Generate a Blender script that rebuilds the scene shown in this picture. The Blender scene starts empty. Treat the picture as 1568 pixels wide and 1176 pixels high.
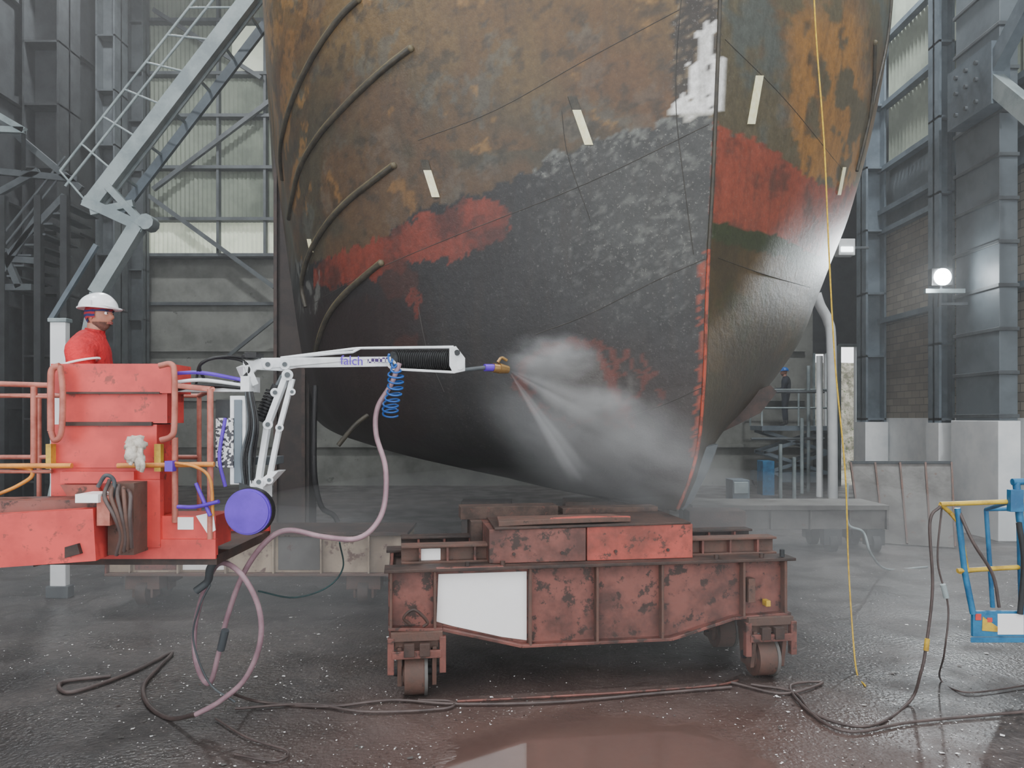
import bpy, bmesh, math, random
from mathutils import Vector, Matrix, noise
from mathutils.bvhtree import BVHTree
random.seed(4)
V=Vector
CAM=V((0,0,2.2)); FOC=1130.0
# placement helper: image pixel (u,v) + assumed depth in metres -> world metres
def S(u,v,d): return V(((u-784)/FOC*d, d, 2.2-(v-640)/FOC*d))
def G(u,v,z=0.0):
    d=(2.2-z)*FOC/(v-640); return V(((u-784)/FOC*d,d,z))
def lin(c):
    return tuple((x/255/12.92 if x/255<=.04045 else ((x/255+.055)/1.055)**2.4) for x in c)
def interp(tab,x):
    if x<=tab[0][0]: return tab[0][1]
    for (a,b),(c,d) in zip(tab,tab[1:]):
        if x<=c: return b+(d-b)*(x-a)/(c-a)
    return tab[-1][1]
def ss(a,b,x):
    t=max(0,min(1,(x-a)/(b-a))); return t*t*(3-2*t)
def mixc(a,b,t): return tuple(x+(y-x)*t for x,y in zip(a,b))

# ---------------------------------------------------------------- materials
def newmat(name):
    m=bpy.data.materials.new(name); m.use_nodes=True
    nt=m.node_tree; b=nt.nodes['Principled BSDF']; return m,nt,b
def N(nt,t,**k):
    n=nt.nodes.new(t)
    for a,v in k.items():
        if a in n.inputs: n.inputs[a].default_value=v
        else: setattr(n,a,v)
    return n
def ramp(nt,fac,a,b,ca=(0,0,0,1),cb=(1,1,1,1)):
    r=nt.nodes.new('ShaderNodeValToRGB'); r.color_ramp.elements[0].position=a; r.color_ramp.elements[1].position=b
    r.color_ramp.elements[0].color=ca; r.color_ramp.elements[1].color=cb
    nt.links.new(fac,r.inputs[0]); return r
def mrange(nt,val,a,b,c,d):
    r=nt.nodes.new('ShaderNodeMapRange'); r.inputs['From Min'].default_value=a; r.inputs['From Max'].default_value=b
    r.inputs['To Min'].default_value=c; r.inputs['To Max'].default_value=d; nt.links.new(val,r.inputs['Value']); return r.outputs[0]
def mixn(nt,fac,a,b,bt='MIX'):
    n=nt.nodes.new('ShaderNodeMix'); n.data_type='RGBA'; n.blend_type=bt
    for s,i in ((fac,0),(a,6),(b,7)):
        if isinstance(s,bpy.types.NodeSocket): nt.links.new(s,n.inputs[i])
        elif i==0: n.inputs[0].default_value=s
        else: n.inputs[i].default_value=(*s[:3],1)
    return n.outputs[2]
def mat(name,c1,c2=None,rough=.5,metal=0,scale=5,bump=.15,lo=.4,hi=.62,c3=None,t3=.62,emit=0):
    m,nt,b=newmat(name); L=nt.links
    c1=lin(c1); c2=lin(c2) if c2 else tuple(x*.7 for x in c1)
    tc=N(nt,'ShaderNodeTexCoord')
    n1=N(nt,'ShaderNodeTexNoise',Scale=scale,Detail=4.0,Roughness=.65); L.new(tc.outputs['Object'],n1.inputs['Vector'])
    r=ramp(nt,n1.outputs['Fac'],lo,hi)
    col=mixn(nt,r.outputs[0],c1,c2)
    if c3:
        n2=N(nt,'ShaderNodeTexNoise',Scale=scale*2.7,Detail=5.0,Roughness=.7); L.new(tc.outputs['Object'],n2.inputs['Vector'])
        r2=ramp(nt,n2.outputs['Fac'],t3,t3+.06); col=mixn(nt,r2.outputs[0],col,lin(c3))
    L.new(col,b.inputs['Base Color']); b.inputs['Roughness'].default_value=rough; b.inputs['Metallic'].default_value=metal
    if bump>=.1:
        n3=N(nt,'ShaderNodeTexNoise',Scale=scale*6,Detail=2.0); L.new(tc.outputs['Object'],n3.inputs['Vector'])
        bp=N(nt,'ShaderNodeBump',Strength=bump,Distance=.02); L.new(n3.outputs['Fac'],bp.inputs['Height']); L.new(bp.outputs[0],b.inputs['Normal'])
    if emit:
        L.new(col,b.inputs['Emission Color']); b.inputs['Emission Strength'].default_value=emit
    return m
M_rust=mat('rusty_red_paint',(130,80,71),(86,56,50),rough=.5,scale=3,c3=(60,45,40),t3=.54)
M_rust_b=mat('bright_red_paint',(184,84,72),(130,68,58),rough=.5,scale=3,c3=(86,56,48),t3=.56)  # brighter red; carries the light on the trolley block in its colour
M_rust_d=mat('dark_rust',(74,55,48),(48,39,36),rough=.6,scale=5)
M_brown=mat('weathered_brown',(88,69,61),(104,74,64),rough=.7,scale=7,c3=(54,46,42))
M_post=mat('guide_post_steel',(62,52,48),(48,41,40),rough=.7,scale=3)
M_greybeam=mat('grey_beam_paint',(104,102,99),(76,73,70),rough=.6,scale=2,c3=(90,66,56),t3=.62)
M_beige=mat('beige_beam_paint',(186,168,146),(140,122,104),rough=.6,scale=2,c3=(100,68,56),t3=.56)
M_whitep=mat('plain_white',(255,254,253),(252,250,249),rough=.4,scale=6,bump=.05,c3=(215,195,186),t3=.72)
M_liftred=mat('lift_red',(222,76,70),(196,64,60),rough=.45,scale=4,bump=.05,c3=(150,68,60),t3=.6)
M_pink=mat('faded_red_rail',(192,118,102),(164,90,76),rough=.5,scale=9,bump=.05)
M_white=mat('white_powdercoat',(238,240,242),(218,222,224),rough=.35,scale=8,bump=.02)
M_black=mat('black_rubber',(26,26,28),(16,16,18),rough=.55,scale=12)
M_dark=mat('dark_steel',(52,55,57),(39,41,43),rough=.6,scale=3)
M_steel=mat('grey_steel',(84,90,93),(66,71,75),rough=.55,scale=2)
M_steelb=mat('bluegrey_steel',(106,118,127),(84,95,104),rough=.5,scale=1.5)
M_lgrey=mat('light_grey_paint',(158,170,171),(130,143,146),rough=.5,scale=2)
M_concrete=mat('concrete_panel',(128,129,123),(102,103,98),rough=.85,scale=1.0,c3=(84,84,80),t3=.64)
M_whitew=mat('whitewashed_base',(246,248,248),(230,234,236),rough=.8,scale=1.5,bump=.03)
M_purple=mat('purple_plastic',(98,52,196),(82,40,172),rough=.4,bump=.02)
M_blue=mat('blue_paint',(42,120,165),(30,92,135),rough=.45,scale=6)
M_bluehose=mat('blue_hose',(20,90,170),(15,70,140),rough=.3,bump=0)
M_hose=mat('pink_grey_hose',(168,138,146),(142,112,122),rough=.4,bump=.05)
M_hosed=mat('dark_hose',(88,75,72),(68,58,56),rough=.5,bump=.05)
M_yellow=mat('yellow_paint',(215,180,60),(170,135,50),rough=.5,scale=8)
M_orange=mat('orange_pipe',(225,150,60),(190,120,55),rough=.5,scale=9)
M_rope=mat('yellow_rope',(222,185,50),(190,150,40),rough=.7,scale=30)
M_brass=mat('brass',(190,150,90),(140,110,70),rough=.35,metal=.6,bump=.02)
M_timber=mat('old_timber',(88,70,62),(62,50,45),rough=.8,scale=8,c3=(108,70,62),t3=.6)
M_cover=mat('red_coverall',(208,34,42),(172,22,30),rough=.8,scale=7,bump=.6)
M_navy=mat('navy_workwear',(24,32,48),(18,24,36),rough=.8)
M_skin=mat('skin',(182,126,104),(166,110,90),rough=.5,scale=12,bump=.03)
M_stub=mat('bearded_skin',(112,78,66),(84,58,50),rough=.7,scale=40,bump=.1)
M_helm=mat('white_helmet',(244,246,248),(234,236,238),rough=.3,bump=0)
M_helmb=mat('blue_helmet',(40,110,190),(30,90,170),rough=.3,bump=0)
M_hair=mat('dark_hair',(40,28,22),(28,20,16),rough=.7)
M_eye=mat('eye',(30,24,22),(20,18,18),rough=.2,bump=0)
M_lip=mat('lips',(150,86,80),(140,76,72),rough=.5,bump=0)
M_glove=mat('work_glove',(215,208,196),(170,160,148),rough=.9,scale=20)
M_green=mat('dark_green_cloth',(40,70,70),(30,50,52),rough=.8)
M_stone=mat('stone_bank',(176,170,156),(110,108,92),rough=.9,scale=4,c3=(80,96,60),t3=.56)
M_band,nt,b=newmat('patterned_bandana')
tc=N(nt,'ShaderNodeTexCoord'); w=N(nt,'ShaderNodeTexWave',Scale=9.0,Distortion=6.0,Detail=2.0); w.bands_direction='Z'
nt.links.new(tc.outputs['Object'],w.inputs['Vector'])
r=ramp(nt,w.outputs['Fac'],.45,.55); nt.links.new(mixn(nt,r.outputs[0],lin((34,40,92)),lin((150,32,44))),b.inputs['Base Color']); b.inputs['Roughness'].default_value=.9
M_lamp,nt,b=newmat('floodlight_glass'); b.inputs['Emission Color'].default_value=(.9,.97,1,1); b.inputs['Emission Strength'].default_value=90
M_strip,nt,b=newmat('lamp_strip'); b.inputs['Emission Color'].default_value=(.9,.97,1,1); b.inputs['Emission Strength'].default_value=6
M_sheet=mat('daylit_translucent_sheet',(134,142,128),(110,118,106),rough=.6,scale=.8,emit=.09)  # emission stands in for daylight coming through the sheets
M_sheetb=mat('daylit_bright_sheet',(214,220,200),(190,198,178),rough=.6,scale=1.0,emit=.45)  # stronger emission, daylight through the bright band put into the material
M_clad=mat('grey_cladding',(104,113,119),(86,94,100),rough=.5,scale=1)
M_block,nt,b=newmat('blockwork'); tc=N(nt,'ShaderNodeTexCoord')
sx=N(nt,'ShaderNodeSeparateXYZ'); cx=N(nt,'ShaderNodeCombineXYZ'); nt.links.new(tc.outputs['Object'],sx.inputs[0]); nt.links.new(sx.outputs[1],cx.inputs[0]); nt.links.new(sx.outputs[2],cx.inputs[1])
bk=N(nt,'ShaderNodeTexBrick',Scale=1.5); bk.inputs['Color1'].default_value=(*lin((160,151,136)),1); bk.inputs['Color2'].default_value=(*lin((132,124,112)),1); bk.inputs['Mortar'].default_value=(*lin((100,96,90)),1); bk.inputs['Mortar Size'].default_value=.015
nt.links.new(cx.outputs[0],bk.inputs['Vector']); nt.links.new(bk.outputs['Color'],b.inputs['Base Color']); b.inputs['Roughness'].default_value=.9
M_check,nt,b=newmat('checker_label'); tc=N(nt,'ShaderNodeTexCoord'); ck=N(nt,'ShaderNodeTexChecker',Scale=44.0); ck.inputs['Color1'].default_value=(.8,.8,.82,1); ck.inputs['Color2'].default_value=(.05,.02,.12,1)
nt.links.new(tc.outputs['Object'],ck.inputs['Vector']); nt.links.new(ck.outputs[0],b.inputs['Base Color'])
M_qr,nt,b=newmat('code_plate'); tc=N(nt,'ShaderNodeTexCoord'); vo=N(nt,'ShaderNodeTexVoronoi',Scale=70.0); vo.distance='CHEBYCHEV'; nt.links.new(tc.outputs['Object'],vo.inputs['Vector'])
sr=N(nt,'ShaderNodeSeparateColor'); nt.links.new(vo.outputs['Color'],sr.inputs[0]); r=ramp(nt,sr.outputs[0],.5,.51); nt.links.new(mixn(nt,r.outputs[0],(.04,.04,.05),(.7,.7,.7)),b.inputs['Base Color'])

# wet floor
M_floor,nt,b=newmat('wet_concrete_floor'); L=nt.links; tc=N(nt,'ShaderNodeTexCoord')
n1=N(nt,'ShaderNodeTexNoise',Scale=.9,Detail=6.0,Roughness=.65); L.new(tc.outputs['Object'],n1.inputs['Vector'])
col=mixn(nt,ramp(nt,n1.outputs['Fac'],.36,.64).outputs[0],lin((50,46,45)),lin((86,79,76)))
n6=N(nt,'ShaderNodeTexNoise',Scale=14.0,Detail=5.0,Roughness=.75); L.new(tc.outputs['Object'],n6.inputs['Vector'])
col=mixn(nt,ramp(nt,n6.outputs['Fac'],.42,.62,(0,0,0,1),(.65,.65,.65,1)).outputs[0],col,lin((41,38,38)))
sb=N(nt,'ShaderNodeVectorMath',operation='SUBTRACT'); sb.inputs[1].default_value=(.62,4.75,0); L.new(tc.outputs['Object'],sb.inputs[0])
mp2=N(nt,'ShaderNodeVectorMath',operation='MULTIPLY'); mp2.inputs[1].default_value=(.80,1.15,0); L.new(sb.outputs[0],mp2.inputs[0])
ln=N(nt,'ShaderNodeVectorMath',operation='LENGTH'); L.new(mp2.outputs[0],ln.inputs[0])
n2=N(nt,'ShaderNodeTexNoise',Scale=2.2,Detail=4.0); L.new(tc.outputs['Object'],n2.inputs['Vector'])
ad=N(nt,'ShaderNodeMath',operation='MULTIPLY_ADD'); L.new(n2.outputs['Fac'],ad.inputs[0]); ad.inputs[1].default_value=.9; L.new(ln.outputs['Value'],ad.inputs[2])
pud=mrange(nt,ad.outputs[0],1.22,1.38,1,0)
wash=mrange(nt,ad.outputs[0],.9,2.8,.85,0)
col=mixn(nt,wash,col,lin((104,80,73)))
vo=N(nt,'ShaderNodeTexVoronoi',Scale=36.0); L.new(tc.outputs['Object'],vo.inputs['Vector'])
dots=ramp(nt,vo.outputs['Distance'],.17,.23,(1,1,1,1),(0,0,0,1)).outputs[0]
sc=N(nt,'ShaderNodeSeparateColor'); L.new(vo.outputs['Color'],sc.inputs[0]); gate=ramp(nt,sc.outputs[0],.6,.62).outputs[0]
mu=N(nt,'ShaderNodeMath',operation='MULTIPLY'); L.new(dots,mu.inputs[0]); L.new(gate,mu.inputs[1])
iv=N(nt,'ShaderNodeMath',operation='SUBTRACT'); iv.inputs[0].default_value=1; L.new(pud,iv.inputs[1])
ng=N(nt,'ShaderNodeTexNoise',Scale=1.7,Detail=3.0); L.new(tc.outputs['Object'],ng.inputs['Vector']); g3=ramp(nt,ng.outputs['Fac'],.42,.6).outputs[0]
mu2=N(nt,'ShaderNodeMath',operation='MULTIPLY'); L.new(mu.outputs[0],mu2.inputs[0]); L.new(iv.outputs[0],mu2.inputs[1])
mu3=N(nt,'ShaderNodeMath',operation='MULTIPLY'); L.new(mu2.outputs[0],mu3.inputs[0]); L.new(g3,mu3.inputs[1])
col=mixn(nt,mu3.outputs[0],col,lin((168,162,156)))
L.new(col,b.inputs['Base Color'])
n3=N(nt,'ShaderNodeTexNoise',Scale=1.6,Detail=3.0); L.new(tc.outputs['Object'],n3.inputs['Vector'])
ro=ramp(nt,n3.outputs['Fac'],.4,.62,(.28,.28,.28,1),(.6,.6,.6,1)).outputs[0]
L.new(mixn(nt,pud,ro,(.05,.05,.05)),b.inputs['Roughness'])
n4=N(nt,'ShaderNodeTexNoise',Scale=30.0,Detail=3.0); L.new(tc.outputs['Object'],n4.inputs['Vector'])
bm1=N(nt,'ShaderNodeMath',operation='MULTIPLY'); L.new(n4.outputs['Fac'],bm1.inputs[0]); L.new(iv.outputs[0],bm1.inputs[1])
bp=N(nt,'ShaderNodeBump',Strength=.5,Distance=.02); L.new(bm1.outputs[0],bp.inputs['Height']); L.new(bp.outputs[0],b.inputs['Normal'])

# ---------------------------------------------------------------- mesh builder
def spline(pts,n=8):
    pts=[V(p) for p in pts]
    if len(pts)<3: return pts
    out=[]; P=[2*pts[0]-pts[1]]+pts+[2*pts[-1]-pts[-2]]
    for i in range(1,len(P)-2):
        a,b_,c,d=P[i-1:i+3]
        for k in range(n):
            t=k/n; out.append(.5*((2*b_)+(c-a)*t+(2*a-5*b_+4*c-d)*t*t+(3*b_-a-3*c+d)*t**3))
    out.append(pts[-1]); return out
class B:
    def __init__(s,name,M=None):
        s.name=name; s.bm=bmesh.new(); s.mats=[]; s.M=M or Matrix()
    def mi(s,m):
        if m not in s.mats: s.mats.append(m)
        return s.mats.index(m)
    def vf(s,vs,fs,m,smooth=False):
        k=s.mi(m); bv=[s.bm.verts.new(s.M@V(v)) for v in vs]
        for f in fs:
            try:
                fc=s.bm.faces.new([bv[i] for i in f]); fc.material_index=k; fc.smooth=smooth
            except ValueError: pass
    def box(s,lo,hi,m):
        x0,y0,z0=lo; x1,y1,z1=hi
        s.vf([(x0,y0,z0),(x1,y0,z0),(x1,y1,z0),(x0,y1,z0),(x0,y0,z1),(x1,y0,z1),(x1,y1,z1),(x0,y1,z1)],
             [(3,2,1,0),(4,5,6,7),(0,1,5,4),(1,2,6,5),(2,3,7,6),(3,0,4,7)],m)
    def slab(s,u0,v0,u1,v1,d0,d1,m):
        a=S(u0,v1,d0); c=S(u1,v0,d0); s.box((a.x,d0,a.z),(c.x,d1,c.z),m)
    def beam(s,p,q,w,h,m,up=(0,0,1)):
        p=V(p);q=V(q);d=(q-p).normalized(); up=V(up)
        if abs(d.dot(up))>.98: up=V((0,1,0))
        x=d.cross(up).normalized(); y=x.cross(d)
        vs=[]
        for e in (p,q):
            for a,c in ((-1,-1),(1,-1),(1,1),(-1,1)): vs.append(e+x*a*w/2+y*c*h/2)
        s.vf(vs,[(3,2,1,0),(4,5,6,7),(0,1,5,4),(1,2,6,5),(2,3,7,6),(3,0,4,7)],m)
    def ibeam(s,p,q,w,h,m,t=.03,up=(0,0,1)):
        p=V(p);q=V(q);d=(q-p).normalized();up=V(up)
        if abs(d.dot(up))>.98: up=V((0,1,0))
        x=d.cross(up).normalized(); y=x.cross(d)
        s.beam(p,q,t,h,m,up); s.beam(p+y*h/2,q+y*h/2,w,t,m,up); s.beam(p-y*h/2,q-y*h/2,w,t,m,up)
    def tube(s,pts,r,m,seg=10,n=8,smooth=True,caps=True):
        pts=spline(pts,n) if n else [V(p) for p in pts]
        rs=r if isinstance(r,(list,tuple)) else None
        vs=[];fs=[]; N_=len(pts); nrm=None
        for i,p in enumerate(pts):
            t=(pts[min(i+1,N_-1)]-pts[max(i-1,0)]).normalized()
            if nrm is None:
                nrm=t.orthogonal().normalized()
            nrm=(nrm-t*nrm.dot(t)); nrm=nrm.normalized() if nrm.length>1e-6 else t.orthogonal().normalized()
            bn=t.cross(nrm)
            rr=r if rs is None else interp([(k/(len(rs)-1),x) for k,x in enumerate(rs)],i/(N_-1))
            for k in range(seg):
                a=2*math.pi*k/seg; vs.append(p+nrm*math.cos(a)*rr+bn*math.sin(a)*rr)
        for i in range(N_-1):
            for k in range(seg):
                k2=(k+1)%seg; fs.append((i*seg+k,i*seg+k2,(i+1)*seg+k2,(i+1)*seg+k))
        s.vf(vs,fs,m,smooth)
        if caps:
            s.vf(vs[:seg],[tuple(range(seg))[::-1]],m); s.vf(vs[-seg:],[tuple(range(seg))],m)
    def cyl(s,p,q,r,m,seg=20,r2=None): s.tube([p,q],[r,r if r2 is None else r2],m,seg=seg,n=0)
    def prism(s,poly,ext,m):
        ext=V(ext); n=len(poly); vs=[V(p) for p in poly]+[V(p)+ext for p in poly]
        s.vf(vs,[tuple(range(n))[::-1],tuple(range(n,2*n))]+[(i,(i+1)%n,n+(i+1)%n,n+i) for i in range(n)],m)
    def ball(s,c,r,m,seg=16,fn=None):
        c=V(c); r=V((r,r,r)) if not hasattr(r,'__len__') else V(r)
        vs=[];fs=[]; R=seg//2+1
        for i in range(R+1):
            th=math.pi*i/R
            for k in range(seg):
                a=2*math.pi*k/seg; d=V((math.sin(th)*math.cos(a),math.sin(th)*math.sin(a),math.cos(th)))
                p=V((d.x*r.x,d.y*r.y,d.z*r.z))
                if fn: p=fn(p,d)
                vs.append(c+p)
        for i in range(R):
            for k in range(seg):
                k2=(k+1)%seg; fs.append((i*seg+k,(i+1)*seg+k,(i+1)*seg+k2,i*seg+k2))
        s.vf(vs,fs,m,True)
    def done(s,parent=None,bevel=0,weld=False):
        if weld: bmesh.ops.remove_doubles(s.bm,verts=s.bm.verts,dist=1e-5)
        bmesh.ops.recalc_face_normals(s.bm,faces=s.bm.faces)
        me=bpy.data.meshes.new(s.name); s.bm.to_mesh(me); s.bm.free()
        for m in s.mats: me.materials.append(m)
        o=bpy.data.objects.new(s.name,me); bpy.context.collection.objects.link(o)
        if parent: o.parent=parent
        if bevel:
            md=o.modifiers.new('bevel','BEVEL'); md.width=bevel; md.segments=2; md.limit_method='ANGLE'; md.angle_limit=math.radians(50); md.harden_normals=False
        return o

# ---------------------------------------------------------------- camera
cd=bpy.data.cameras.new('camera'); cam=bpy.data.objects.new('camera',cd); bpy.context.collection.objects.link(cam)
cam.location=CAM; cam.rotation_euler=(math.pi/2,0,0); cd.sensor_width=36; cd.lens=36*FOC/1568; cd.shift_y=52/1568; cd.clip_end=300
bpy.context.scene.camera=cam

# ---------------------------------------------------------------- room
o=B('floor'); o.box((-12.6,-4,-.2),(14.2,24.3,0),M_floor); o.done()
o=B('ceiling'); o.box((-12.6,-1,16.6),(14.2,24.3,16.9),M_dark)
o.done()
for k,yy in enumerate((3,10,17)):
    o=B('trim_%d'%(k+1)); o.ibeam((-12.2,yy,16.1),(13.9,yy,16.1),.3,.8,M_dark,t=.05); o.done()
o=B('wall_back')
for a,c,z0,z1 in ((-12.5,9.78,0,16.6),(9.78,10.25,0,1.9),(9.78,10.25,4.3,16.6),(10.25,10.6,0,16.6),(10.6,11.25,4.55,16.6),(11.25,14.1,0,16.6)):
    o.box((a,24,z0),(c,24.3,z1),M_concrete if c<9.8 and z0==0 and a<0 else M_dark)
for z in (1.3,2.8,4.4,5.9,7.4):
    o.box((-12.1,23.86,z-.05),(9.5,24,z+.05),M_steel if z>5 else M_concrete)
o.done()
o=B('window_1')
for x in (9.8,10.22): o.box((x-.03,23.9,1.9),(x+.03,24.0,4.3),M_lgrey)
o.box((9.78,23.9,3.05),(10.25,24.0,3.12),M_lgrey); o.done()
o=B('door_1')
for x in (10.6,11.22): o.box((x-.04,23.85,0),(x+.04,24.0,4.55),M_lgrey)
o.box((10.6,23.85,4.5),(11.25,24.0,4.6),M_lgrey); o.done()
o=B('yard_ground'); o.box((2,24.4,-.2),(30,60,-.01),M_stone); o.done()
o=B('stone_bank')
vs=[];fs=[]
for i in range(30):
    for j in range(12):
        x=11.6+i*.25; z=j*.42; y=31+j*.12+.35*noise.noise(V((x*2,z*2,0))); vs.append((x,y,z))
for i in range(29):
    for j in range(11): fs.append((i*12+j,(i+1)*12+j,(i+1)*12+j+1,i*12+j+1))
o.vf(vs,fs,M_stone); o.done()
o=B('wall_left'); o.box((-12.6,-1,0),(-12.3,24.3,16.6),M_dark)
for z in (2.5,5,7.5,10,12.5,15): o.box((-12.3,0,z-.08),(-12.15,24,z+.08),M_dark)
o.done()
def corr(o,p,along,up,w,h,m,pitch=.3,amp=.05,n=None):
    p=V(p);along=V(along).normalized();up=V(up).normalized(); out=along.cross(up)
    k=int(w/pitch*2); vs=[];fs=[]
    for i in range(k+1):
        q=p+along*(w*i/k)+out*(amp if i%2 else -amp); vs+= [q,q+up*h]
    for i in range(k): fs.append((2*i,2*i+2,2*i+3,2*i+1))
    o.vf(vs,fs,m)
o=B('translucent_wall_sheeting')
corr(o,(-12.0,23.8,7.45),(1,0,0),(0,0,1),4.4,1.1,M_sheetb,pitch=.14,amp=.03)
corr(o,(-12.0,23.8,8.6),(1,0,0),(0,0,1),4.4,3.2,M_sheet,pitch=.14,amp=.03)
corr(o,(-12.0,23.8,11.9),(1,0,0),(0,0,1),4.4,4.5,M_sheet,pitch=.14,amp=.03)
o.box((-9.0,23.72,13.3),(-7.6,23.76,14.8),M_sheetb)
for z in (7.4,8.55,10.2,11.85,13.2,14.9): o.box((-12.1,23.5,z-.05),(-7.6,23.8,z+.05),M_steel)
for x in (-12.0,-9.4,-7.9): o.box((x-.04,23.55,7.4),(x+.04,23.75,16.4),M_steel)
o.done()
o=B('wall_bracing')
o.beam(S(228,300,23.4),S(420,440,23.4),.13,.13,M_steel); o.beam(S(235,290,23.4),S(420,150,23.4),.13,.13,M_steel)
o.beam(S(235,15,23.4),S(400,120,23.4),.12,.12,M_steel); o.beam(S(350,545,23.4),S(418,490,23.4),.1,.1,M_steel)
o.done()
def hcol(name,x,y,w,d,z1,m,holes=False,base=None):
    o=B(name); t=.05
    o.box((x-w/2,y-d/2,0),(x-w/2+t,y+d/2,z1),m); o.box((x+w/2-t,y-d/2,0),(x+w/2,y+d/2,z1),m); o.box((x-w/2,y-.03,0),(x+w/2,y+.03,z1),m)
    z=.6
    while z<z1: o.box((x-w/2,y-d/2,z),(x+w/2,y+d/2,z+.05),m); z+=1.55
    o.box((x-w/2-.12,y-d/2-.12,0),(x+w/2+.12,y+d/2+.12,.06),m)
    if base: o.box((x-w/2-.03,y-d/2-.03,.06),(x+w/2+.03,y+d/2+.03,base),M_whitew)
    return o.done()
hcol('steel_column',-11.6,18.6,.9,.9,16.2,M_dark)
hcol('steel_column',-11.5,21.2,.55,.7,16.2,M_steel)
hcol('steel_column',-11.75,23.2,.5,.4,16.2,M_steel)
hcol('steel_column',8.98,18.45,.5,.5,16.2,M_steelb,base=2.1)
hcol('steel_column',8.9,15.3,.32,.4,16.2,M_steelb,base=2.1)
o=B('clad_column')
o.box((8.72,13.2,0),(9.05,14.5,16.2),M_clad)
z=2.2; k=0
while z<16: o.box((8.68,13.16,z),(9.06,14.54,z+.07),M_steel); z+=.78
o.box((8.66,13.14,0),(9.06,14.56,2.15),M_whitew)
kb=o.done(bevel=.01)
o=B('knee_brace')
o.beam((8.5,13.1,8.2),(8.5,11.4,6.5),.2,.3,M_lgrey); o.beam((8.5,13.1,8.3),(8.5,11.4,9.6),.2,.3,M_steelb)
o.box((8.38,12.9,7.7),(8.71,14.2,8.8),M_steelb)
for y in (13.3,13.6,13.9):
    for z in (7.9,8.3,8.6): o.cyl((8.38,y,z),(8.33,y,z),.04,M_steel,seg=8)
o.done(parent=kb)
o=B('wall_right')
o.box((9.3,-1,0),(9.6,18.9,2.2),M_whitew); o.box((9.3,-1,2.2),(9.6,18.9,6.8),M_block); o.box((9.4,-1,6.8),(9.6,18.9,16.6),M_clad)
o.box((9.6,18.7,0),(14.1,18.9,16.6),M_dark); o.box((13.8,18.9,0),(14.1,24.3,16.6),M_dark)
for z in (4.6,6.8,7.3,8.35,9.9,11.5,13.5,15.2): o.box((9.12,-1,z-.06),(9.3,18.6,z+.06),M_steelb)
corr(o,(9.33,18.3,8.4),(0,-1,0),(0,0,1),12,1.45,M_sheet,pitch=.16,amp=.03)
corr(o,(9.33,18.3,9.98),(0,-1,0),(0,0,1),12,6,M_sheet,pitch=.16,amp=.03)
o.done()
o=B('guide_post'); a=S(420,0,13.2)
o.box((a.x,13.2,0),(a.x+.62,13.7,12),M_post); 
for x in (a.x+.04,a.x+.54): o.box((x-.03,13.12,0),(x+.03,13.2,12),M_rust_d)
o.box((a.x-.15,13.05,0),(a.x+.77,13.85,.1),M_rust_d)
o.done()

# ---------------------------------------------------------------- crane / access walkway upper left
o=B('crane_walkway_boom')
m=M_lgrey
p,q=S(415,-40,13),S(140,318,13)
o.ibeam(p,q,.26,.22,m,t=.04,up=(0,-1,0)); o.beam(p,q,.1,.2,m)
o.beam(p+V((.14,.7,.1)),q+V((.14,.7,.1)),.08,.16,M_steelb)
o.beam(S(130,308,12.9),S(222,350,12.9),.14,.18,m); o.beam(S(165,285,12.9),S(222,345,12.9),.12,.12,m); o.beam(S(140,325,12.9),S(205,312,12.9),.1,.12,m)
o.beam(S(212,345,12.9),S(148,450,12.9),.2,.24,m); o.beam(S(148,375,12.95),S(78,490,12.95),.07,.08,M_steelb)
a=S(222,350,12.9); o.tube([a+V((.05,-.1,.1)),a+V((.05,.15,.1))],.14,m,n=0)
a=S(150,450,12.9); o.beam(a,V((a.x-.9,12.9,0)),.18,.2,m)
for (a,b_) in (((350,-30),(100,285)),((322,-30),(92,262))):
    o.tube([S(*a,13),S(*b_,13)],.022,m,n=0); o.tube([S(*a,13.7),S(*b_,13.7)],.018,M_steelb,n=0)
for t in [i/7 for i in range(8)]:
    pp=p.lerp(q,t); a=S(322,-30,13).lerp(S(92,262,13),t); o.tube([pp,a],.018,m,n=0); 
    o.beam(pp,pp+V((0,.7,0)),.04,.04,m)
o.done()
o=B('steel_stair_tower')
d=15.5
for (a,b_) in (((-10,262),(120,275)),((-10,395),(60,400)),((-10,440),(50,440)),((0,180),(35,215)),((35,215),(125,290)),((-10,440),(60,330)),((-10,345),(30,440)),((10,395),(100,300)),((-10,300),(60,262))):
    for dd in (d,d+1.2): o.beam(S(*a,dd),S(*b_,dd),.10,.13,M_steel)
for u in (5,60,100):
    for dd in (d,d+1.2): a=S(u,400,dd); o.beam(S(u,300,dd),V((a.x,dd,0)),.14,.14,M_dark)
for i in range(9):
    a=S(0+i*11,440-i*16,d); o.box((a.x-.1,d,a.z),(a.x+.2,d+1.2,a.z+.04),M_steel)
o.tube([S(0,385,d),S(100,260,d)],.025,M_steel,n=0); o.tube([S(0,365,d),S(100,240,d)],.025,M_steel,n=0)
o.beam(S(-10,172,15),S(38,200,15),.1,.12,M_lgrey); o.beam(S(-10,198,15),S(38,200,15),.1,.12,M_lgrey); o.beam(S(36,200,15),S(36,262,15.5),.08,.08,M_dark)
o.done()

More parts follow.
